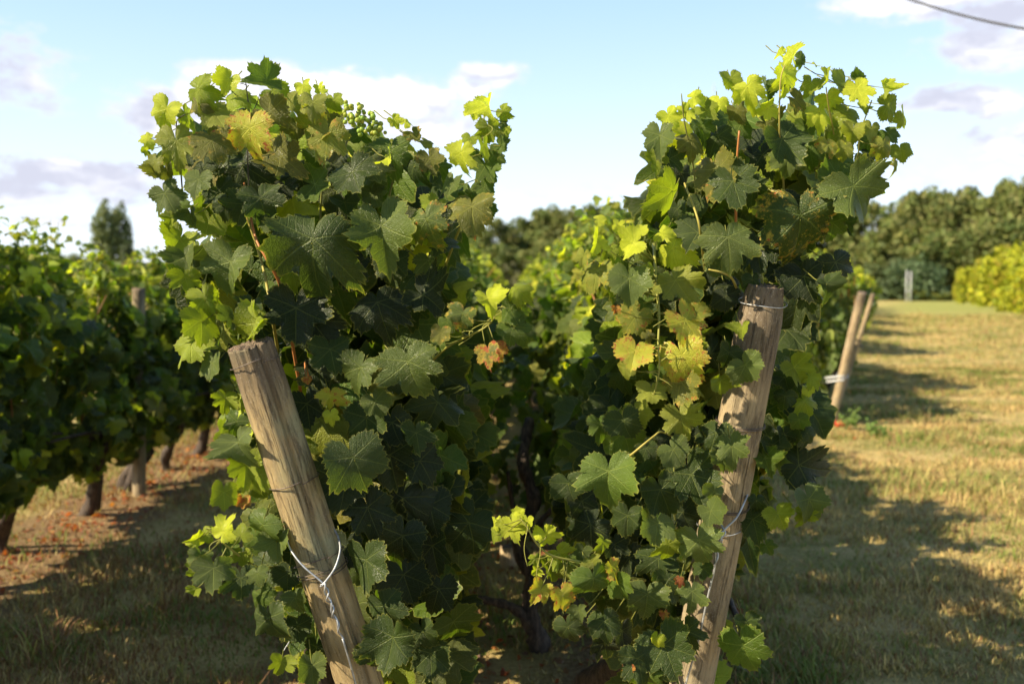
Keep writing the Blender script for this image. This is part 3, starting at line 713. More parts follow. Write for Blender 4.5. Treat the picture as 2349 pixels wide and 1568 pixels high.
# ------------------------------------------------------------------ the two near vines: leaves placed one by one, then filled
# each entry: x y width tip tint [depth step]; x, y, width are read in an enlarged view (origin, scale) of the 2800-wide picture
REG = {'A': (350, 150, 2.091), 'B': (1700, 100, 1.96), 'C': (1250, 1100, 2.039), 'D': (1200, 500, 2.614), 'E': (450, 850, 1.539), 'H': (1950, 700, 2.851), 'J': (1900, 1150, 2.181), 'K': (900, 900, 3.137)}
def parse(reg, txt):
    ox, oy, s = REG[reg]; out = []
    for e in txt.split(';'):
        w_ = e.split()
        if len(w_) < 5: continue
        out.append((S(ox+float(w_[0])/s), S(oy+float(w_[1])/s), S(float(w_[2])/s), float(w_[3]), w_[4], float(w_[5]) if len(w_) > 5 else None))
    return out
LEFT = parse('A', '''1050 1080 560 -95 dH 0;580 1200 345 -108 s 1;1450 1000 340 -75 s 1;1640 1010 150 -80 t 1;1400 1060 230 -80 d 3;290 1060 190 -120 t 3;460 960 200 -100 t 4;330 1160 170 -60 s 2;
330 1280 200 -70 t 3;1500 1080 130 -100 t 2;215 800 190 -65 s 1;275 510 215 -85 y 1;480 500 250 -75 r 1;695 435 265 -100 yY 0;410 198 190 -20 t 2;215 320 190 -115 b 1 ;575 150 150 -120 b 1;780 150 200 -160 g 1;
840 210 180 -30 t 2;620 235 160 20 t 1;1005 185 105 -60 b 2;1100 200 85 90 b 2;815 335 220 -25 r 1;1140 470 230 -95 yR 1;1080 430 210 -140 yR 2;930 270 150 -60 y 2;1060 280 150 -80 y 1;1180 265 130 -70 t 1;
660 650 290 -80 k 3;560 600 200 -120 d 4;760 830 260 -70 d 1;660 860 200 -110 d 2;400 720 180 -100 s 1;440 650 150 -60 d 3;560 860 170 -110 d 2;1290 680 300 -62 d 1;1370 620 200 -60 s 2;1510 560 230 -85 g 2;
1490 590 130 -70 b 0 ;880 590 240 -30 r 2;800 540 180 -90 r 3;980 690 220 -60 k 4;1080 745 210 -10 g 2;1640 640 160 -80 d 2;1730 600 160 -60 r 2;1790 640 120 -40 g 3;1750 740 160 -90 d 3;1640 455 110 -50 r 3;1590 380 75 60 b 2;
1520 380 80 -60 b 2;1700 500 90 -40 y 3;110 485 115 200 b 1;100 545 80 180 t 2;150 620 120 -110 y 1;215 660 140 -80 r 2;360 920 120 -90 s 2;300 860 150 -60 g 3;250 930 110 -120 t 2 ;500 340 180 -60 y 2;400 280 130 -20 r 2;330 340 130 -40 t 2;520 790 200 -60 d 4;
800 950 130 -80 s 1;1410 800 150 -70 s 3;1420 730 140 -80 s 3;1240 850 150 -80 d 3;440 1400 200 -80 t 2;420 1530 260 -90 t 1;700 1440 190 -110 d 2;960 1470 380 -90 k 1;1430 1430 330 -70 k 2;1700 1380 300 -30 k 2;
1720 1180 200 -80 s 4;1640 1270 220 -70 d 5;730 1510 210 -160 t 0;600 1500 160 -90 s 2;1290 1230 220 -80 k 4;1520 1200 200 -90 d 5;900 760 150 -80 k 3;850 560 120 -100 d 4;1280 1050 160 -70 k 4;1800 1090 170 -60 d 3;1180 640 200 -80 k 4;350 590 130 -80 d 4;
640 330 100 -30 y 2;530 430 130 -80 r 4;1340 450 130 -70 g 4;1150 340 130 -70 r 3;960 420 140 -100 r 3;1200 560 170 -90 r 4;940 1250 160 -70 t 6;1100 600 160 -100 g 5;''')
LEFT += parse('E', '''1025 225 275 -85 sP 0;820 245 175 -110 s 1;890 385 120 -60 s 2;850 460 190 -85 d 3;800 630 260 -70 dH 1;760 720 240 -85 kH 2;110 140 190 -60 t 2;230 110 120 -100 s 2;380 60 180 -120 t 1;200 225 120 -90 s 1;
255 370 110 -95 t 2;310 385 100 -120 t 2;310 560 190 -70 sH 1;340 650 170 -90 t 2;250 770 115 -90 t 1;390 700 130 -100 t 2;410 910 160 -110 gH 1;470 970 140 -85 sH 1;380 960 120 -90 g 3;
320 1130 180 -80 d 1;390 1110 100 -80 s 0;440 1300 235 -85 dH 1;400 1200 150 -90 g 2;550 1210 110 -60 s 1;490 1480 110 -110 t 1;620 1500 130 -80 s 0;850 1060 220 -80 d 1;930 1250 170 -60 d 1;
960 1385 230 -100 d 0;1090 1350 150 -60 d 2;1120 1450 160 -80 d 2;880 1440 150 -80 d 2;620 60 260 -90 k 2;700 170 180 -80 d 3;650 260 160 -70 k 3;700 360 120 -85 bY 2;700 440 70 -85 b 1;600 400 160 -90 k 3;
950 620 220 -80 k 4;1080 640 200 -60 k 4;1000 800 230 -90 k 4;1120 830 200 -80 k 5;860 840 200 -70 k 3;1000 960 220 -100 k 4;1130 1000 200 -80 k 5;1010 1120 200 -70 k 4;1150 1180 180 -90 k 5;760 1000 160 -100 k 3;
1060 520 170 -80 d 4;960 480 180 -80 k 4;330 800 60 -90 x 2;600 290 40 -80 x 2;560 1330 140 -80 d 3;640 1420 130 -90 d 4;520 1110 110 -90 d 3;300 470 110 -110 g 3;''')
RIGHT = parse('B', '''960 985 390 -72 dR 1;870 560 300 -60 d 1;890 660 190 -85 s 2;1250 820 370 -62 s 0;1150 750 220 -120 g 2;570 1090 310 -80 sH 0;400 1060 260 -120 dH 1;500 730 270 -80 r 2;600 790 250 -70 d 1;730 1130 250 -90 k 2;
1150 1220 190 -70 k 1;1100 1330 150 -70 d 1;980 1300 240 -60 k 2;860 1230 240 -80 k 3;265 830 260 -135 t 1;320 740 130 -100 k 3;205 540 175 -95 s 1;190 640 130 -90 t 2;260 660 150 -30 d 2;920 95 120 100 b 1;850 95 60 150 b 2;
880 215 190 -60 b 1;960 125 90 -20 g 2;775 275 130 -80 g 2;675 275 165 -80 bB 0;590 230 120 -70 t 2;515 350 120 -100 b 2;395 325 110 20 b 1;440 385 130 -40 t 2;345 405 110 -120 b 1;255 430 120 -60 b 2;780 385 130 -150 b 1;
940 345 150 -30 r 2;1015 255 110 -90 t 2;1105 215 125 -70 b 1;1195 260 160 -110 t 2;1265 285 140 -60 b 0;1270 225 90 30 g 2;1400 275 115 -50 b 1;1430 370 150 -20 t 1;1510 430 120 -25 t 2;1290 385 90 -60 t 1;1200 420 150 -100 t 2;1060 410 150 -80 b 2;
1240 505 120 -100 y 1;1340 500 110 -90 y 1;1110 585 120 -80 yR 1;1195 605 110 -95 y 1;1400 590 130 -85 yR 1;1495 610 120 -80 t 2;1430 520 120 -60 g 2;1465 690 90 -75 yR 1;850 690 150 -90 t 3;760 640 180 -70 k 3;690 560 150 -80 k 3;
1010 620 150 -60 g 3;430 490 150 -80 g 3;370 560 170 -80 r 2;520 540 160 -70 d 3;620 400 110 -60 r 3;1060 680 150 -80 r 4;700 800 160 -80 d 3;420 900 120 -90 d 4;1130 1010 150 -90 g 2;1200 1000 100 -60 d 3;
640 480 130 -70 g 4;1300 640 110 -60 d 3;1320 570 110 -100 g 3;990 480 120 -70 g 3;780 470 140 -40 r 3;960 430 130 -60 t 3;560 620 140 -60 g 4;880 880 160 -80 k 4;300 930 120 -80 d 4;440 1260 180 -80 k 3;540 1220 150 -70 s 3;
1110 340 140 -80 b 3;1160 520 100 -40 t 3;1040 150 50 40 b 3;700 1310 130 -80 d 3;1000 1400 130 -70 d 4;560 1350 200 -70 k 3;''')
RIGHT += parse('C', '''840 400 350 -80 gH 0;1250 90 235 -80 y 1;1210 270 200 -60 s 1;1310 420 290 -80 d 2;1530 250 180 -85 s 0;1480 310 130 -90 s 1;1140 500 240 -80 d 2;1115 685 240 -100 sH 1;1180 800 200 -70 t 2;1350 780 280 -80 sH 0;
1420 610 150 -50 s 0;1430 500 120 -110 s 1;950 640 200 -90 d 3;730 690 280 -150 k 3;1120 880 260 -90 d 3;1060 1080 240 -90 s 1;1310 1060 160 -95 s 1;1180 1000 200 -80 d 3;1160 1370 310 -70 d 1;1280 1280 180 -80 d 2;1010 1440 220 -80 d 1;
1060 1520 180 -80 g 1;1160 1480 130 -60 s 1;1110 1320 90 -110 b 0;1600 1370 290 -78 gT 3;1610 1230 150 -80 d 4;930 110 190 -80 d 2;800 130 150 -80 g 3;680 1165 100 -80 s 1;820 1230 180 -80 d 2;620 1260 180 -80 d 3;1240 990 60 -90 x 1;1150 1180 60 -100 x 2;
960 1480 70 -110 x 1;1060 260 150 -60 d 2;1180 200 160 -80 k 3;1000 60 150 -70 y 3;880 800 170 -80 k 4;960 880 200 -80 k 4;820 1350 180 -80 k 4;920 1280 160 -80 k 4;700 560 180 -80 k 4;620 460 200 -80 d 5;1330 300 190 -80 k 3;1440 180 200 -100 d 3;
1370 930 120 -90 d 2;1260 620 180 -70 k 3;1270 180 180 -90 k 3;''')
RIGHT += parse('H', '''260 860 300 -50 s 0;120 760 220 -110 d 2;225 570 170 -80 t 0;60 980 220 -75 t 1;100 320 220 -90 k 2;560 1100 200 -85 d 5;640 880 230 -60 t 5;770 950 130 -50 t 5;745 1040 110 -80 b 5;715 1140 200 -70 t 5;670 1280 160 -80 g 5;735 1380 150 -60 d 6;
560 950 180 -80 d 6;640 1000 180 -70 d 6;560 1400 200 -80 d 6;480 1080 120 -90 g 6;720 1430 180 -80 d 6;550 780 130 -60 g 5;''')
RIGHT += parse('J', '''640 270 270 -20 k 5;690 480 230 -55 s 4;650 560 120 -80 t 5;500 560 190 -60 t 4;420 230 160 -70 g 5;350 600 200 -80 d 5;370 480 120 -80 d 5;430 750 110 -60 g 6;300 700 120 -90 d 6;470 150 170 -80 d 6;620 60 150 -70 d 6;''')
RIGHT += parse('D', '''1400 880 280 -90 d 3;1700 710 330 -65 y 0;1690 470 290 -35 b 1;1600 360 130 -20 b 1;1830 1150 160 -60 t 2;''')
# shoots that stand clear of the mass: (label, cane path in 2349-wide pixels with depth, leaves)
SHOOTS = [
 ('left', 'tall bright shoot standing up at the right of the vine', [(1010,640,2.3),(1040,560,2.2),(1075,470,2.15),(1095,400,2.12),(1105,330,2.1),(1112,250,2.1)],
  parse('A', '2065 290 150 -80 b 0;1980 320 120 -110 b 1;2145 325 100 -40 t 2;2060 425 140 -60 t 2;2140 390 80 -30 g 3;2150 450 90 -60 t 2;1900 570 160 -120 b 0;2035 525 150 -70 t 0;2130 520 120 -30 g 2;2050 640 170 -60 g 2;2120 590 110 -20 t 3;1850 740 140 -110 s 1;1960 790 200 -80 g 2;1965 880 260 -80 rG 0;2040 760 120 -20 g 2;2060 890 110 -60 g 2;1955 480 100 -100 t 1;2010 590 110 -100 g 3;1710 950 245 -85 sR 0;1760 1040 140 -60 t 1;1760 860 150 -110 t 2')),
 ('left', 'short yellow-green side shoot reaching right', [(960,860,2.3),(1020,800,2.2),(1075,770,2.12),(1120,745,2.1),(1160,690,2.08)],
  parse('D', '350 830 210 -75 b 0;165 940 230 -100 sR 0;560 755 190 -35 t 0;520 900 200 -20 g 1;540 1040 230 -50 g 1;350 1220 170 -80 rX 0;420 1180 140 -70 x 1;15 1080 140 -90 r 1;0 1150 110 -90 g 2;60 1000 140 -60 g 2;600 830 90 -30 t 1;460 960 110 -90 t 2;420 760 90 60 b 1')),
 ('left', 'low leafy side shoot at the lower left of the vine', [(640,1300,2.25),(590,1300,2.15),(545,1270,2.08),(500,1235,2.05),(480,1215,2.05)],
  parse('E', '250 922 110 70 bB 0;135 960 80 200 b 1;180 940 80 170 t 1;205 1090 190 -85 s 0;150 1035 100 -110 s 1;140 1090 100 -110 t 2;270 990 90 -60 g 2;130 1170 60 -110 t 1;320 940 90 100 t 2;330 1030 110 -90 t 2')),
 ('right', 'hanging side shoot of yellow and orange spotted leaves', [(1500,560,2.2),(1505,640,2.12),(1512,720,2.08),(1510,790,2.06),(1512,850,2.05),(1500,905,2.06)],
  parse('D', '1150 260 100 20 b 1;1130 420 210 -100 b 1;1380 430 240 -160 bB 1;1030 530 150 -120 y 1;1360 700 270 -90 s 0;1130 640 260 -110 yR 1;1770 1000 330 -50 yY 0;1750 1250 350 -60 yY 0;1400 1210 260 -110 yY 0;1520 1490 220 -80 y 1;1740 1430 270 -50 r 1;1400 960 240 -120 yR 1;1260 900 70 -80 x 0;1330 1330 150 -150 yR 0;1850 920 150 -10 yR 1;1500 1090 90 -60 r 0;1460 860 160 -90 g 3;1560 1350 190 -80 g 4;1240 740 130 -80 t 2;1500 620 140 -60 t 2;1590 700 150 -90 g 3;1280 320 100 60 b 2;1440 340 110 100 b 2;1230 480 130 -80 t 2;1480 750 130 -70 r 2')),
 ('right', 'low glowing yellow-green shoot with curling tendrils', [(1480,1330,2.25),(1420,1320,2.15),(1340,1290,2.08),(1270,1275,2.05),(1235,1250,2.03),(1210,1210,2.02),(1195,1190,2.02)],
  parse('C', '310 690 150 -70 bB 0;390 665 100 -80 bB 0;210 680 90 190 b 1;215 740 110 190 t 1;500 745 150 -60 b 0;570 840 160 -60 t 1;440 870 80 -90 t 1;520 910 180 -80 t 2;440 935 75 200 b 1;465 1045 150 -120 bY 0;590 1080 155 -70 bY 0;590 945 130 -80 y 1;760 990 250 -80 g 0;900 1010 200 -70 g 1;700 830 100 -100 s 2;810 780 120 -150 t 1;755 890 110 -60 y 1;340 620 80 110 b 1;870 930 140 -60 bY 1;650 1000 140 -70 t 2;620 880 120 -80 g 3')),
]
BD = {'left': 2.04, 'right': 2.10}
def hero(G, entries, base, g, cane=None, rowx=0.):
    P = []; N = []; Tp = []; sc = []; tn = []; sp = []; Q = []
    for (px, py, w_, ang, code, lay) in entries:
        lay = 2 if lay is None else lay
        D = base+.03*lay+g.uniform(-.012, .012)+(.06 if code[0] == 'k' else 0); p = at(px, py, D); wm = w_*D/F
        c = code[0]; mod = code[1:]
        tl = g.uniform(.0, .6); tx = g.normal(-.12, .3)
        if c in 'bt' and 'B' not in mod: tl = g.uniform(-.3, .9); tx = g.normal(.05, .6)      # young leaves lie every way and let light through
        if 'B' in mod: tl = .35; tx = -.45
        n = Vector((tx, -1, tl)); a = math.radians(ang+g.normal(0, 6))
        N.append(n); Tp.append((math.cos(a), -.15, math.sin(a))); P.append(p); sc.append(wm/(1.46 if w_ < 190 else 1.6))
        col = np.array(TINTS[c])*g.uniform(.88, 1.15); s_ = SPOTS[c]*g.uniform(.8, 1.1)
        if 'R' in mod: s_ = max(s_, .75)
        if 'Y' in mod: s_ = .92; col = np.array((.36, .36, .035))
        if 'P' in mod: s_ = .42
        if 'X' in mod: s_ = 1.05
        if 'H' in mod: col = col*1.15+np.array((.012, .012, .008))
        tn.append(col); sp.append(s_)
        if cane is None: Q.append(p+Vector(((rowx-p.x)*.18, .07, .035)))
        else: Q.append(min(cane, key=lambda c_: (c_-p).length))
    P = np.array([tuple(p) for p in P]); sc = np.array(sc)
    put_leaves(G, HD, P, frames(np.array([tuple(n) for n in N]), np.array(Tp)), sc, np.array(tn), np.array(sp), g)
    Q = np.array([tuple(q) for q in Q]); petioles(G, P, Q, .0012, (.24, .24, .06, 0))
def inside(poly, x, y):
    c = False; j = len(poly)-1
    for i in range(len(poly)):
        xi, yi = poly[i]; xj, yj = poly[j]
        if (yi > y) != (yj > y) and x < (xj-xi)*(y-yi)/(yj-yi)+xi: c = not c
        j = i
    return c
POLY = {
 'left': [(375,360),(420,275),(500,240),(600,240),(700,240),(790,275),(880,330),(960,390),(1010,440),(1020,510),(990,600),(1010,680),(1000,780),(1040,860),(1060,960),(1070,1100),(1070,1250),(1050,1400),(1040,1568),(1035,1640),
          (830,1640),(740,1520),(670,1470),(600,1400),(560,1330),(555,1180),(540,1060),(545,960),(540,880),(470,800),(445,700),(430,600),(430,500),(395,440)],
 'right': [(1525,330),(1580,280),(1700,260),(1830,240),(1950,250),(2010,310),(2010,370),(1950,420),(1900,500),(1890,600),(1880,650),(1830,700),(1815,780),(1850,860),(1870,960),(1840,1050),(1790,1130),(1730,1200),(1690,1300),(1680,1400),
           (1640,1500),(1620,1640),(1470,1640),(1450,1480),(1410,1400),(1340,1300),(1330,1150),(1370,1020),(1420,900),(1440,780),(1420,650),(1500,580),(1530,500),(1530,420)]}
def fill(G, poly, n, D0, D1, g, rowx):
    P = []; xs = [p[0] for p in poly]; ys = [p[1] for p in poly]; Dm = D0
    while len(P) < n:
        x = g.uniform(min(xs), max(xs)); y = g.uniform(min(ys), max(ys))
        if not inside(poly, x, y): continue
        if y < 420 and g.random() < .35: continue
        p = at(x, y, Dm); P.append((p.x, g.uniform(D0, D1), p.z))
    P = np.array(P); n = len(P); side = np.sign(P[:, 0]-rowx)
    N = np.stack([g.normal(0, .45, n)+side*.1, g.normal(-.8, .35, n), g.uniform(-.1, .9, n)], 1)
    Tp = np.stack([g.normal(0, .6, n), g.normal(0, .3, n), -np.ones(n)], 1)
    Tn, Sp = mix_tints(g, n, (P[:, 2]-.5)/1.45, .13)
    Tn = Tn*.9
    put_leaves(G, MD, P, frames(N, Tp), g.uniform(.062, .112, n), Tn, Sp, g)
    Q = P+np.stack([(rowx-P[:, 0])*.3, g.uniform(.02, .1, n), g.uniform(0, .06, n)], 1); petioles(G, P, Q, .0014, (.17, .17, .05, 0))
def front_vine(side, rowx, rowy, entries, label, seed):
    o = empty('grapevine', (rowx, rowy, 0), label, 'grapevine', 'grapevines of the %s middle row' % side); org = (rowx, rowy, 0)
    g = np.random.default_rng(seed); G = Geo()
    hero(G, entries, BD[side], g, None, rowx)
    fill(G, POLY[side], 640, 2.30 if side == 'left' else 2.44, 2.95, g, rowx)
    G.build('foliage', LEAF, o, True, org)
    for (sd_, lab, path, ent) in SHOOTS:
        if sd_ != side: continue
        pts = smooth_path([at(*q) for q in path], 6); K = Geo()
        V, T = tube(pts, np.linspace(.0036, .0014, len(pts)), 7, .08, seed); K.add(V, T, None, (.24, .24, .05, 0))
        # tendrils
        for k in range(3):
            b = pts[int(len(pts)*(.45+.2*k))]; aa = g.random()*6
            tp = [b+Vector((math.cos(aa+i*.45)*.004*i*(1 if i < 7 else .6), -.006*i*.3, (.006*i-.0006*i*i))) for i in range(13)]
            if 'low glowing' in lab: tp = [b+Vector((.004*math.sin(i*.5+k), -.003*math.sin(i*.4), -.0085*i)) for i in range(15-k*2)]
            V, T = tube(tp, .0008, 4); K.add(V, T, None, (.30, .30, .07, 0))
        s = K.build('shoot', CANE, o, True, org); s['label'] = lab
        L = Geo(); hero(L, ent, 2.03 if side == 'left' else 2.04, g, pts, rowx)
        L.build('foliage', LEAF, s, True, org)
    return o
fl = front_vine('left', -.53, 2.45, LEFT, 'big grapevine rising above the cracked post that leans left', 71)
fr_ = front_vine('right', .50, 2.62, RIGHT, 'big grapevine hanging over the grey post that leans right', 72)
# canes inside the near vines
def canes(o, paths, org):
    for (path, r, col) in paths:
        K = Geo(); pts = smooth_path([at(*q) for q in path], 6); V, T = tube(pts, np.linspace(r, r*.6, len(pts)), 8, .06, 3); K.add(V, T, None, (*col, 0)); K.build('cane', CANE, o, True, org)
ora = (.36, .15, .05); yel = (.30, .26, .06); grn = (.16, .17, .05); dk = (.06, .055, .04)
canes(fl, [([(690,900,2.3),(650,680,2.16),(615,600,2.12),(585,540,2.14),(560,420,2.2)], .0042, ora), ([(640,820,2.3),(620,700,2.14),(600,600,2.2),(560,480,2.2)], .004, yel),
           ([(575,500,2.15),(568,360,2.1),(572,270,2.08),(567,215,2.08),(562,178,2.08)], .0017, dk), ([(568,255,2.08),(545,222,2.08),(528,206,2.07)], .0011, dk), ([(572,270,2.08),(588,240,2.08),(596,215,2.07)], .0011, dk),
           ([(566,196,2.08),(556,192,2.07),(550,194,2.07)], .0009, dk), ([(570,330,2.08),(545,300,2.08),(530,280,2.08)], .0011, dk),
           ([(740,700,2.4),(735,520,2.2),(738,440,2.16),(745,360,2.14)], .003, grn), ([(900,560,2.4),(890,480,2.2),(905,400,2.16),(925,340,2.16)], .003, grn), ([(720,900,2.3),(705,860,2.15),(700,830,2.2)], .005, ora),
           ([(420,460,2.2),(410,330,2.12),(405,280,2.1),(425,262,2.1)], .0018, dk)], (-.53, 2.45, 0))
canes(fr_, [([(1620,640,2.3),(1610,560,2.16),(1600,500,2.12),(1570,420,2.2)], .0034, yel), ([(1690,620,2.35),(1688,500,2.2),(1690,380,2.16),(1696,300,2.14)], .0035, ora),
            ([(1800,500,2.3),(1795,380,2.2),(1788,300,2.12),(1790,190,2.1),(1800,150,2.1)], .0022, yel), ([(1920,480,2.3),(1915,330,2.2),(1900,240,2.14),(1895,200,2.12)], .002, yel),
            ([(1890,500,2.3),(1960,380,2.2),(1975,300,2.15),(2000,230,2.12)], .002, grn), ([(1600,480,2.3),(1590,380,2.2),(1570,280,2.14),(1563,215,2.12)], .002, grn),
            ([(1700,690,2.3),(1680,640,2.16),(1655,625,2.12),(1625,618,2.12)], .0034, yel), ([(1445,1045,2.08),(1475,1020,2.07),(1500,1000,2.08),(1516,990,2.1),(1540,1000,2.2)], .0024, yel), ([(1560,1250,2.3),(1545,1150,2.2),(1550,1000,2.15),(1545,900,2.15)], .003, grn)], (.50, 2.62, 0))
# their trunks
def big_trunk(o, paths, org, name='trunk'):
    G = Geo()
    for i, (path, ra, rb) in enumerate(paths):
        P = smooth_path([Vector(q) for q in path], 7); r = np.linspace(ra, rb, len(P))*(1+.16*np.sin(np.arange(len(P))*1.1+i)); V, T = tube(P, r, 14, .16, i+5); G.add(V, T)
    G.build(name, BARK, o, True, org)
big_trunk(fl, [([(-.50, 2.75, -.06), (-.47, 2.7, .2), (-.53, 2.66, .45), (-.5, 2.5, .66)], .045, .03), ([(-.5, 2.5, .66), (-.55, 2.8, .72), (-.52, 3.1, .70)], .024, .014)], (-.53, 2.45, 0))
g0 = at(1345, 1600, 3.3)
big_trunk(fr_, [([(g0.x-.05, 3.35, -.06), (g0.x+.0, 3.2, .18), (g0.x+.12, 2.95, .38), (.52, 2.7, .62), (.52, 2.6, .9)], .052, .028), ([(.5, 2.7, .64), (.5, 3.0, .72), (.52, 3.3, .7)], .024, .014)], (.50, 2.62, 0))
# green grapes at the top of the left vine
gp = at(826, 262, 2.06); B = Geo(); gg = np.random.default_rng(8); sv, st = sphere(12, 8); pts = []
tries = 0
while len(pts) < 75 and tries < 6000:
    tries += 1
    f = gg.random(); c0 = at(792, 252, 2.02).lerp(at(874, 296, 2.02), f); hh = .034*(1-abs(f-.42)*1.1)
    p = np.array(c0)+np.array([gg.normal(0, .006), gg.uniform(-.03, .02), gg.uniform(-1, .8)*hh])
    if all(np.linalg.norm(p-q) > .0083 for q in pts): pts.append(p)
for p in pts: B.add(sv*  .0052*gg.uniform(.75, 1.15)+p, st, None, (.30*gg.uniform(.8, 1.2), .38, .06, 0))
B.build('grape_bunch', BERRY, fl, True, (-.53, 2.45, 0))
# the gnarled middle vine seen between the rows
mv = empty('grapevine', (.10, 4.0, 0), 'bare gnarled dark vine trunk with arching arm between the two middle rows', 'grapevine', None)
def pa(l): return [tuple(at(*q)) for q in l]
big_trunk(mv, [(pa([(1232,1530,4.0),(1235,1470,4.0),(1215,1410,4.0),(1222,1330,4.05),(1190,1240,4.1),(1225,1150,4.15),(1200,1060,4.2),(1215,960,4.3)]), .045, .022),
               (pa([(1215,1430,4.0),(1180,1395,3.95),(1135,1380,3.9),(1085,1372,3.85)]), .022, .014), (pa([(1222,1240,4.1),(1245,1190,4.1),(1290,1150,4.1)]), .016, .010), (pa([(1190,1240,4.1),(1175,1150,4.1),(1165,1080,4.1)]), .014, .008)], (.10, 4.0, 0))
MG = Geo(); g = np.random.default_rng(5); n = 46
P = np.stack([g.normal(.06, .10, n), g.uniform(4.0, 4.6, n), g.uniform(.55, 1.2, n)], 1)
Tn, Sp = mix_tints(g, n, np.zeros(n)); put_leaves(MG, MD, P, frames(g.normal(0, .5, (n, 3))+np.array([0, -.8, .5]), g.normal(0, .5, (n, 3))-np.array([0, 0, 1.])), g.uniform(.04, .075, n), Tn, Sp, g)
MG.build('foliage', LEAF, mv, True, (.10, 4.0, 0))

# ------------------------------------------------------------------ grass and litter
def grass():
    g = np.random.default_rng(77); P = []; 
    def zone(n, fx, y0, y1, pw=1.7):
        y = y0+(y1-y0)*g.random(n)**pw; lo, hi = fx(y); x = lo+(hi-lo)*g.random(n); return np.stack([x, y], 1)
    P.append(zone(100000, lambda y: (np.maximum(.6, edge_x(y)-1.2), y*.56+.6), 2.9, 18))
    P.append(zone(70000, lambda y: (np.maximum(-y*.56-.3, -3.6), np.full_like(y, -.35)), 2.8, 13))
    P.append(zone(9000, lambda y: (np.full_like(y, -.4), np.full_like(y, .5)), 3.2, 8))
    P.append(zone(45000, lambda y: (edge_x(y)-.8, y*.56+1), 15, 48, 1.2))
    P = np.concatenate(P)
    v = np.array([mnoise.noise((x*.8, y*1.2, 0))+.6*mnoise.noise((x*4, y*4, 9)) for x, y in P])
    under = np.minimum(np.abs(P[:, 0]+2.74), np.minimum(np.abs(P[:, 0]+.55), np.abs(P[:, 0]-.53)))
    keep = (v+g.normal(0, .3, len(P)) > -.45) & ((under > .33) | (g.random(len(P)) < .3)); P = P[keep]; v = v[keep]; n = len(P)
    tall = np.clip(.6+.8*v, .35, 1.7); h = g.uniform(.025, .085, n)*tall*np.where(g.random(n) < .03, 2.1, 1)*(1+np.maximum(0, P[:, 1]-14)/30); a = g.uniform(0, 2*PI, n); wd = g.uniform(.0014, .0030, n)*(1+P[:, 1]/9)
    ben = g.uniform(.2, 1.5, n)*h; z0 = np.array([gz(x, y) for x, y in P])-.004
    cx, sx_ = np.cos(a), np.sin(a); px, py = -sx_*wd, cx*wd
    b = np.stack([P[:, 0], P[:, 1], z0], 1); mid = b+np.stack([cx*ben*.35, sx_*ben*.35, h*.62], 1); tip = b+np.stack([cx*ben, sx_*ben, h], 1)
    s = np.stack([px, py, np.zeros(n)], 1)
    V = np.stack([b-s, b+s, mid-s*.75, mid+s*.75, tip], 1).reshape(-1, 3)
    T = (np.array([(0, 1, 3), (0, 3, 2), (2, 3, 4)])[None]+(np.arange(n)*5)[:, None, None]).reshape(-1, 3)
    dry = np.array((.54, .40, .17)); grn_ = np.array((.15, .21, .04)); br = np.array((.27, .15, .075))
    k = np.clip(.54+1.3*np.array([mnoise.noise((x*.7, y*1.3, 5))+.7*mnoise.noise((x*3.1, y*3.1, 2)) for x, y in P])+g.normal(0, .25, n), 0, 1)
    c = dry*(1-k[:, None])+grn_*k[:, None]; q = g.random(n) < np.where(P[:, 0] < -.3, .5, .22); c[q] = br; c *= g.uniform(.7, 1.3, n)[:, None]
    tc = np.repeat(np.concatenate([c, np.zeros((n, 1))], 1), 5, 0)
    return tag(mesh('grass', V, T, GRASS, None, False, None, tc), 'short dry grass blades, straw coloured and green', None, None, 'stuff')
grass()
def litter():
    g = np.random.default_rng(9); G = Geo(); P = []
    for rx, y0, y1, n, sp in ((-2.74, 3.5, 16, 1500, .19), (-.5, 2.6, 9, 350, .22), (.15, 3., 9, 420, .30), (3.0, 9.3, 11, 60, .4)):
        y = y0+(y1-y0)*g.random(n)**1.3; x = rx+g.normal(0, sp, n); P.append(np.stack([x, y, [gz(a, b)+.010 for a, b in zip(x, y)]], 1))
    P = np.concatenate(P); n = len(P)
    N = g.normal(0, .35, (n, 3)); N[:, 2] = 1; Tp = g.normal(0, 1, (n, 3)); Tp[:, 2] *= .2
    pal = np.array([(.34, .10, .04), (.26, .075, .03), (.34, .18, .09), (.20, .10, .06), (.48, .20, .06)]); c = pal[g.choice(5, n, p=[.3, .2, .2, .2, .1])]*g.uniform(.7, 1.2, n)[:, None]
    put_leaves(G, LD, P, frames(N, Tp), g.uniform(.011, .028, n), c*.8, np.zeros(n), g)
    return tag(G.build('leaf_litter', SIMPLELEAF), 'red and brown fallen leaves lying under the vine rows', None, None, 'stuff')
litter()
# small weed by the crossbar post
def weed(px, py, D, label, s=1.):
    p = at(px, py, D); p.z = 0; o = empty('weed', p, label, 'weed', None); G = Geo(); St = Geo(); g = np.random.default_rng(int(px))
    for k in range(7):
        a = g.random()*6.3; tip = Vector((math.cos(a)*.12, math.sin(a)*.12, g.uniform(.12, .26)))*s
        V, T = tube(smooth_path([Vector((0, 0, 0)), tip*.5+Vector((0, 0, .02)), tip], 3), .003, 4); St.add(V, T, None, (.12, .16, .04, 0))
        m = 9; P = np.array([tuple(tip*f) for f in np.linspace(.3, 1, m)])+g.normal(0, .02, (m, 3))
        put_leaves(G, LD, P, frames(g.normal(0, .5, (m, 3))+np.array([0, -.2, .9]), g.normal(0, 1, (m, 3))), np.full(m, .025), np.tile((.13, .20, .05), (m, 1)), np.zeros(m), g)
    G.build('leaves', SIMPLELEAF, o); St.build('stem', CANE, o)
weed(1940, 965, 10.2, 'small green weed at the foot of the crossbar post')
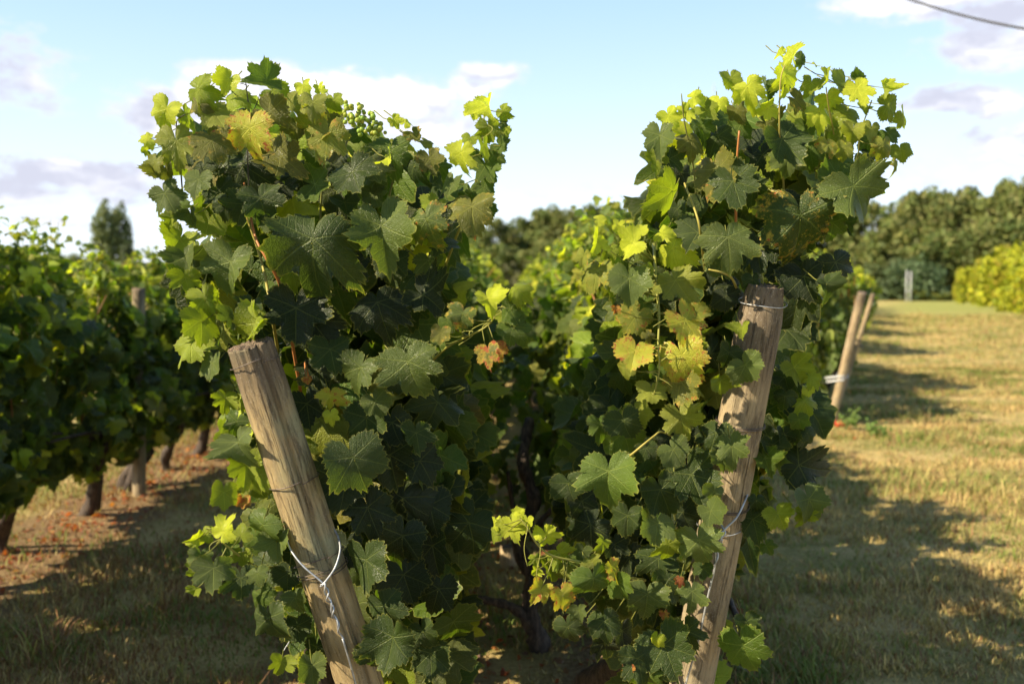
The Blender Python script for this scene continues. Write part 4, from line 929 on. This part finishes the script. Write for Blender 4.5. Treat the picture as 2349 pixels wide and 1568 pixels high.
weed(2010, 985, 9.7, 'low green weed in the grass to the right of the crossbar post', .7)

# ------------------------------------------------------------------ trees
def crown(g, blobs, nface, size, cols, squash=1.):
    V = []; Cc = []
    w_ = np.array([b[3]**2 for b in blobs]); w_ = w_/w_.sum(); idx = g.choice(len(blobs), nface, p=w_)
    Bl = np.array([b[:5] for b in blobs]); d = g.normal(0, 1, (nface, 3)); d /= np.linalg.norm(d, axis=1)[:, None]
    rr = g.uniform(.72, 1.06, nface); c = Bl[idx, :3]+d*np.stack([Bl[idx, 3]*rr, Bl[idx, 3]*rr, Bl[idx, 4]*rr], 1)
    n = d+g.normal(0, .55, (nface, 3)); n /= np.linalg.norm(n, axis=1)[:, None]
    t1 = np.cross(n, g.normal(0, 1, (nface, 3))); t1 /= np.linalg.norm(t1, axis=1)[:, None]; t2 = np.cross(n, t1)
    s = size*g.uniform(.5, 1.3, nface)[:, None]; q = []
    for k in range(5): a = 2*PI*k/5; q.append(c+(t1*math.cos(a)+t2*math.sin(a)*.7)*s*g.uniform(.7, 1.2, (nface, 1)))
    V = np.stack(q, 1).reshape(-1, 3); T = (np.array([(0, 1, 2), (0, 2, 3), (0, 3, 4)])[None]+(np.arange(nface)*5)[:, None, None]).reshape(-1, 3)
    bc = g.uniform(.75, 1.3, len(blobs)); cc = np.array(cols)[g.integers(0, len(cols), nface)]*(bc[idx]*g.uniform(.75, 1.25, nface))[:, None]
    G = Geo(); G.add(V, T, None, np.repeat(np.concatenate([cc, np.zeros((nface, 1))], 1), 5, 0)); return G
def tree(name, loc, H, W, seed, label, cat, group, cols, shape='round', nface=4200, size=.30):
    g = np.random.default_rng(seed); o = empty(name, loc, label, cat, group); blobs = []
    if shape == 'round':
        for k in range(64):
            a = g.random()*2*PI; z = g.uniform(.06, .93); env = math.sin(PI*min(1, z*.85+.12))**.6; r = W/2*env*g.uniform(.35, .85); b = W*g.uniform(.065, .145)
            blobs.append((r*math.cos(a), r*math.sin(a), z*H, b, b*.8))
        blobs.append((0, 0, H*.5, W*.30, H*.36))
    elif shape == 'poplar':
        for k in range(40):
            z = g.uniform(.06, .96); env = (math.sin(PI*min(1, z*.9+.06))**.45)*(1-.10*z); a = g.random()*2*PI; r = W/2*env*.55
            blobs.append((r*math.cos(a), r*math.sin(a), z*H, W*.17*env+.15, W*.42*env+.5))
    elif shape == 'upright':
        for k in range(40):
            a = g.random()*2*PI; z = g.uniform(.10, .78); env = math.cos(z*PI/2)**.42; r = W/2*env*.78; b = W*.10; blobs.append((r*math.cos(a), r*math.sin(a), z*H, b, b*2.6))
        blobs.append((0, 0, H*.42, W*.33, H*.45))
    elif shape == 'bush':
        for k in range(26):
            a = g.random()*2*PI; z = g.uniform(.12, .8); env = math.cos(z*PI/2)**.5; r = W/2*env*.72; b = W*.17; blobs.append((r*math.cos(a), r*math.sin(a), z*H, b, b*.95))
        blobs.append((0, 0, H*.42, W*.33, H*.42))
    crown(g, blobs, nface, size, cols).build('crown', TREELEAF, o)
    K = Geo(); V, T = tube([(0, 0, -.3), (W*.01, 0, H*.25), (-W*.02, .1, H*.5), (0, 0, H*.82)], [H*.022, H*.017, H*.012, H*.004], 8, .08, seed); K.add(V, T)
    for k in range(5):
        a = g.random()*6.3; z = H*g.uniform(.25, .6); r = W*.3*(.4 if shape == 'poplar' else 1); V, T = tube([(0, 0, z), (math.cos(a)*r*.5, math.sin(a)*r*.5, z+H*.08), (math.cos(a)*r, math.sin(a)*r, z+H*.18)], [H*.01, H*.007, H*.003], 6); K.add(V, T)
    K.build('trunk', BARK, o); return o
OAK = [(.090, .125, .034), (.115, .145, .038), (.065, .098, .028), (.15, .155, .045)]
OAK2 = [(.12, .145, .038), (.155, .155, .048), (.085, .115, .030)]
protos = [tree('wood_tree', (0, 0, 0), 12, 10.5, 900+i, 'x', 'tree', None, OAK if i % 2 == 0 else OAK2, 'round', 7000, .26) for i in range(4)]
used = [False]*4
def place_tree(i, loc, s, label, group):
    if not used[i]:
        used[i] = True; r = protos[i]; r.location = loc; r['label'] = label; r['group'] = group
    else: r = dup(protos[i], loc, random.uniform(0, 6.28), label, group)
    r.scale = (s[0], s[0], s[1]); return r
# px, top row (2349-wide), depth, label
gcount = {}
WOOD = [(1005,545,150),(1040,520,138),(1085,528,132),(1135,505,136),(1185,500,140),(1225,486,142),(1262,472,136),(1302,482,132),(1345,470,130),(1392,476,138),(1440,478,130),(1490,470,134),
        (1560,480,128),(1620,470,130),(1690,478,126),(1760,470,130),(1830,480,122),(1890,475,124),(1950,468,120),(2005,466,118),(2060,462,116),(2110,440,112),(2150,432,114),(2200,442,108),(2245,435,112),(2290,425,104),(2335,405,106),(2390,392,100),(2450,400,98),
        (1070,560,120),(1160,560,121),(1250,555,118),(1330,560,117),(2040,560,100),(2170,530,98),(2250,520,97),(2330,505,96)]
for k, (px, py, D) in enumerate(WOOD):
    p = at(px, py, D); H = p.z; W = (6.4 if D < 140 else 7) * (1.15 if px > 1900 else 1)
    if k < 12 or 29 <= k <= 32: lab, grp = 'olive tree from the left in the far wood between the two big vines', 'trees of the wood between the vines'
    elif px < 1960: lab, grp = 'olive tree from the left in the stretch of wood behind the right vine', 'trees of the wood behind the right vine'
    else: lab, grp = 'broad brownish tree from the left in the wood closing the field', 'trees of the wood behind the field'
    gcount[grp] = gcount.get(grp, 0)+1; lab = ORD[gcount[grp]-1]+' '+lab
    place_tree(k % 4, (p.x, D, 0), (W/10.5*1.25, H/11.6), lab, grp)
place_tree(1, (at(2322, 600, 103).x, 103, 0), (.95, .80), 'lower olive tree directly behind the golden hedge', 'trees of the wood behind the field')
# low dark scrub that closes the foot of the wood
G = Geo(); gq = np.random.default_rng(4); bl = []
for px in range(960, 2480, 16):
    D = 112+gq.uniform(-3, 3)-(14 if px > 1950 else 0); p = at(px, 600, D); bl.append((p.x, D, gq.uniform(1.0, 2.2), 1.9, 1.9))
und = crown(gq, bl, 9000, .30, [(.05, .058, .02), (.07, .072, .024)]).build('undergrowth', TREELEAF); tag(und, 'dark scrub along the foot of the wood', None, None, 'stuff')
for (px, top, D, lab, W, col, n) in ((2095, 598, 92, 'blue green willowy bush behind the pale metal frame', 6.5, [(.07, .11, .05), (.09, .13, .06)], 2600), (2030, 596, 95, 'dark green bush left of the pale metal frame', 5.5, [(.06, .085, .03), (.08, .10, .03)], 2200)):
    p = at(px, top, D); tree('bush', (p.x, D, 0), p.z*1.05, W, px, lab, 'bush', None, col, 'bush', n, .22)
# far left: twin poplars and low trees
for (px, top, D, W, lab) in ((235, 462, 150, 2.5, 'left and taller of the two dark poplars on the horizon'), (274, 470, 151, 2.6, 'right one of the two dark poplars on the horizon')):
    p = at(px, top, D); tree('poplar', (p.x, D, 0), p.z, W*1.75, px, lab, 'tree', 'twin poplars', [(.10, .135, .05), (.15, .18, .07)], 'poplar', 3800, .24)
p = at(292, 560, 149); tree('poplar', (p.x, 149, 0), p.z, 2.6, 292, 'small dark tree tight against the right poplar', 'tree', None, [(.07, .09, .045)], 'poplar', 1800, .24)
for k, (px, top, D, col, lab) in enumerate(((110, 585, 130, OAK2, 'brownish low tree seen left of the poplars'), (150, 582, 128, OAK, 'low tree just left of the poplars, above the vines'), (60, 592, 132, OAK, 'low tree near the left edge behind the vines'), (10, 588, 130, OAK2, 'low tree at the very left edge behind the vines'),
        (325, 596, 120, [(.20, .17, .05), (.25, .19, .06)], 'low ochre tree right of the poplars'), (360, 606, 118, [(.18, .16, .05)], 'low ochre bush between the left row and the big vine'), (200, 590, 135, OAK, 'low tree at the foot of the poplars'), (400, 600, 125, OAK2, 'low brownish tree behind the edge of the left vine'), (450, 598, 128, OAK, 'low tree hidden behind the left vine'))):
    p = at(px, top, D); tree('low_tree', (p.x, D, 0), p.z*1.05, 6.5, 60+k, lab, 'tree', 'low trees on the left horizon', col, 'bush', 1900, .24)
# golden hedge: separate rounded shrubs
GOLD = [(.28, .30, .016), (.36, .35, .02), (.18, .22, .018), (.30, .24, .03)]
for k, (px, bot, top, W) in enumerate(((2222, 672, 602, 2.6), (2248, 676, 592, 3.2), (2276, 683, 580, 3.4), (2306, 689, 570, 3.6), (2338, 696, 560, 3.8), (2378, 704, 548, 4.0), (2425, 712, 540, 4.0))):
    D = CAMZ*F/(bot-HY); D = min(D, 150); D = 84-k*6.0; p = at(px, top, D)
    tree('golden_shrub', (p.x, D, 0), p.z*.99, W, 700+k, '%s golden yellow conifer of the hedge beside the field, counted from its far end' % ORD[k], 'shrub', 'golden conifers of the hedge', GOLD if k % 2 == 0 else GOLD[:3], 'upright', 3600, .13)
# low clipped hedge at the end of the field
G = Geo(); a, b = at(2092, 660, 90), at(2205, 660, 90); bl = [(a.x+(b.x-a.x)*i/16, 90, .45, .55, .45) for i in range(17)]
o = empty('clipped_hedge', ((a.x+b.x)/2, 90, 0), 'low straight green hedge closing the end of the field', 'hedge')
h = crown(gq, bl, 2600, .14, [(.12, .14, .03), (.16, .17, .035)]); h.build('foliage', TREELEAF, o, True, ((a.x+b.x)/2, 90, 0))
# pale metal frame at the end of the field
o = empty('metal_frame', (at(2085, 660, 84).x, 84, 0), 'narrow pale metal frame standing at the end of the field', 'frame'); org = Vector((at(2085, 660, 84).x, 84, 0))
for px, top in ((2080, 620), (2090, 622)):
    q = at(px, top, 84)-org; V, T = tube([Vector((q.x, 0, -.1)), Vector((q.x, 0, q.z))], .045, 8); mesh('upright', V, T, WHITEMETAL, o)
for z in (.25, .95):
    V, T = tube([Vector((-.28, 0, z)), Vector((.28, 0, z))], .035, 6); mesh('rail', V, T, WHITEMETAL, o)
# slim mast far behind the right vine
q = at(S(1952), S(226), 140); o = empty('mast', (q.x, 140, 0), 'slim distant mast whose tip shows above the right vine', 'mast')
V, T = tube([(0, 0, -.5), (0, 0, q.z*.6), (0, 0, q.z)], [.16, .10, .05], 8); mesh('pole', V, T, plain('grey_mast', (.35, .38, .42)), o)
V, T = tube([(-.35, 0, q.z-.9), (.35, 0, q.z-.9)], .04, 6); mesh('cross_arm', V, T, WHITEMETAL, o)
# overhead cable, upper right corner
ca, cb = at(2062, -3, 15), at(2360, 76, 13.2); d = cb-ca
pts = [ca+d*s+Vector((0, 0, .18*(s-.5)**2*4*.25)) for s in np.linspace(-2.2, 3.2, 40)]
V, T = tube(pts, .0165, 8); V = V-np.array(tuple(ca)); o = mesh('overhead_cable', V, T, CABLE); o.location = ca; tag(o, 'dark overhead cable crossing the upper right corner of the sky', 'cable')
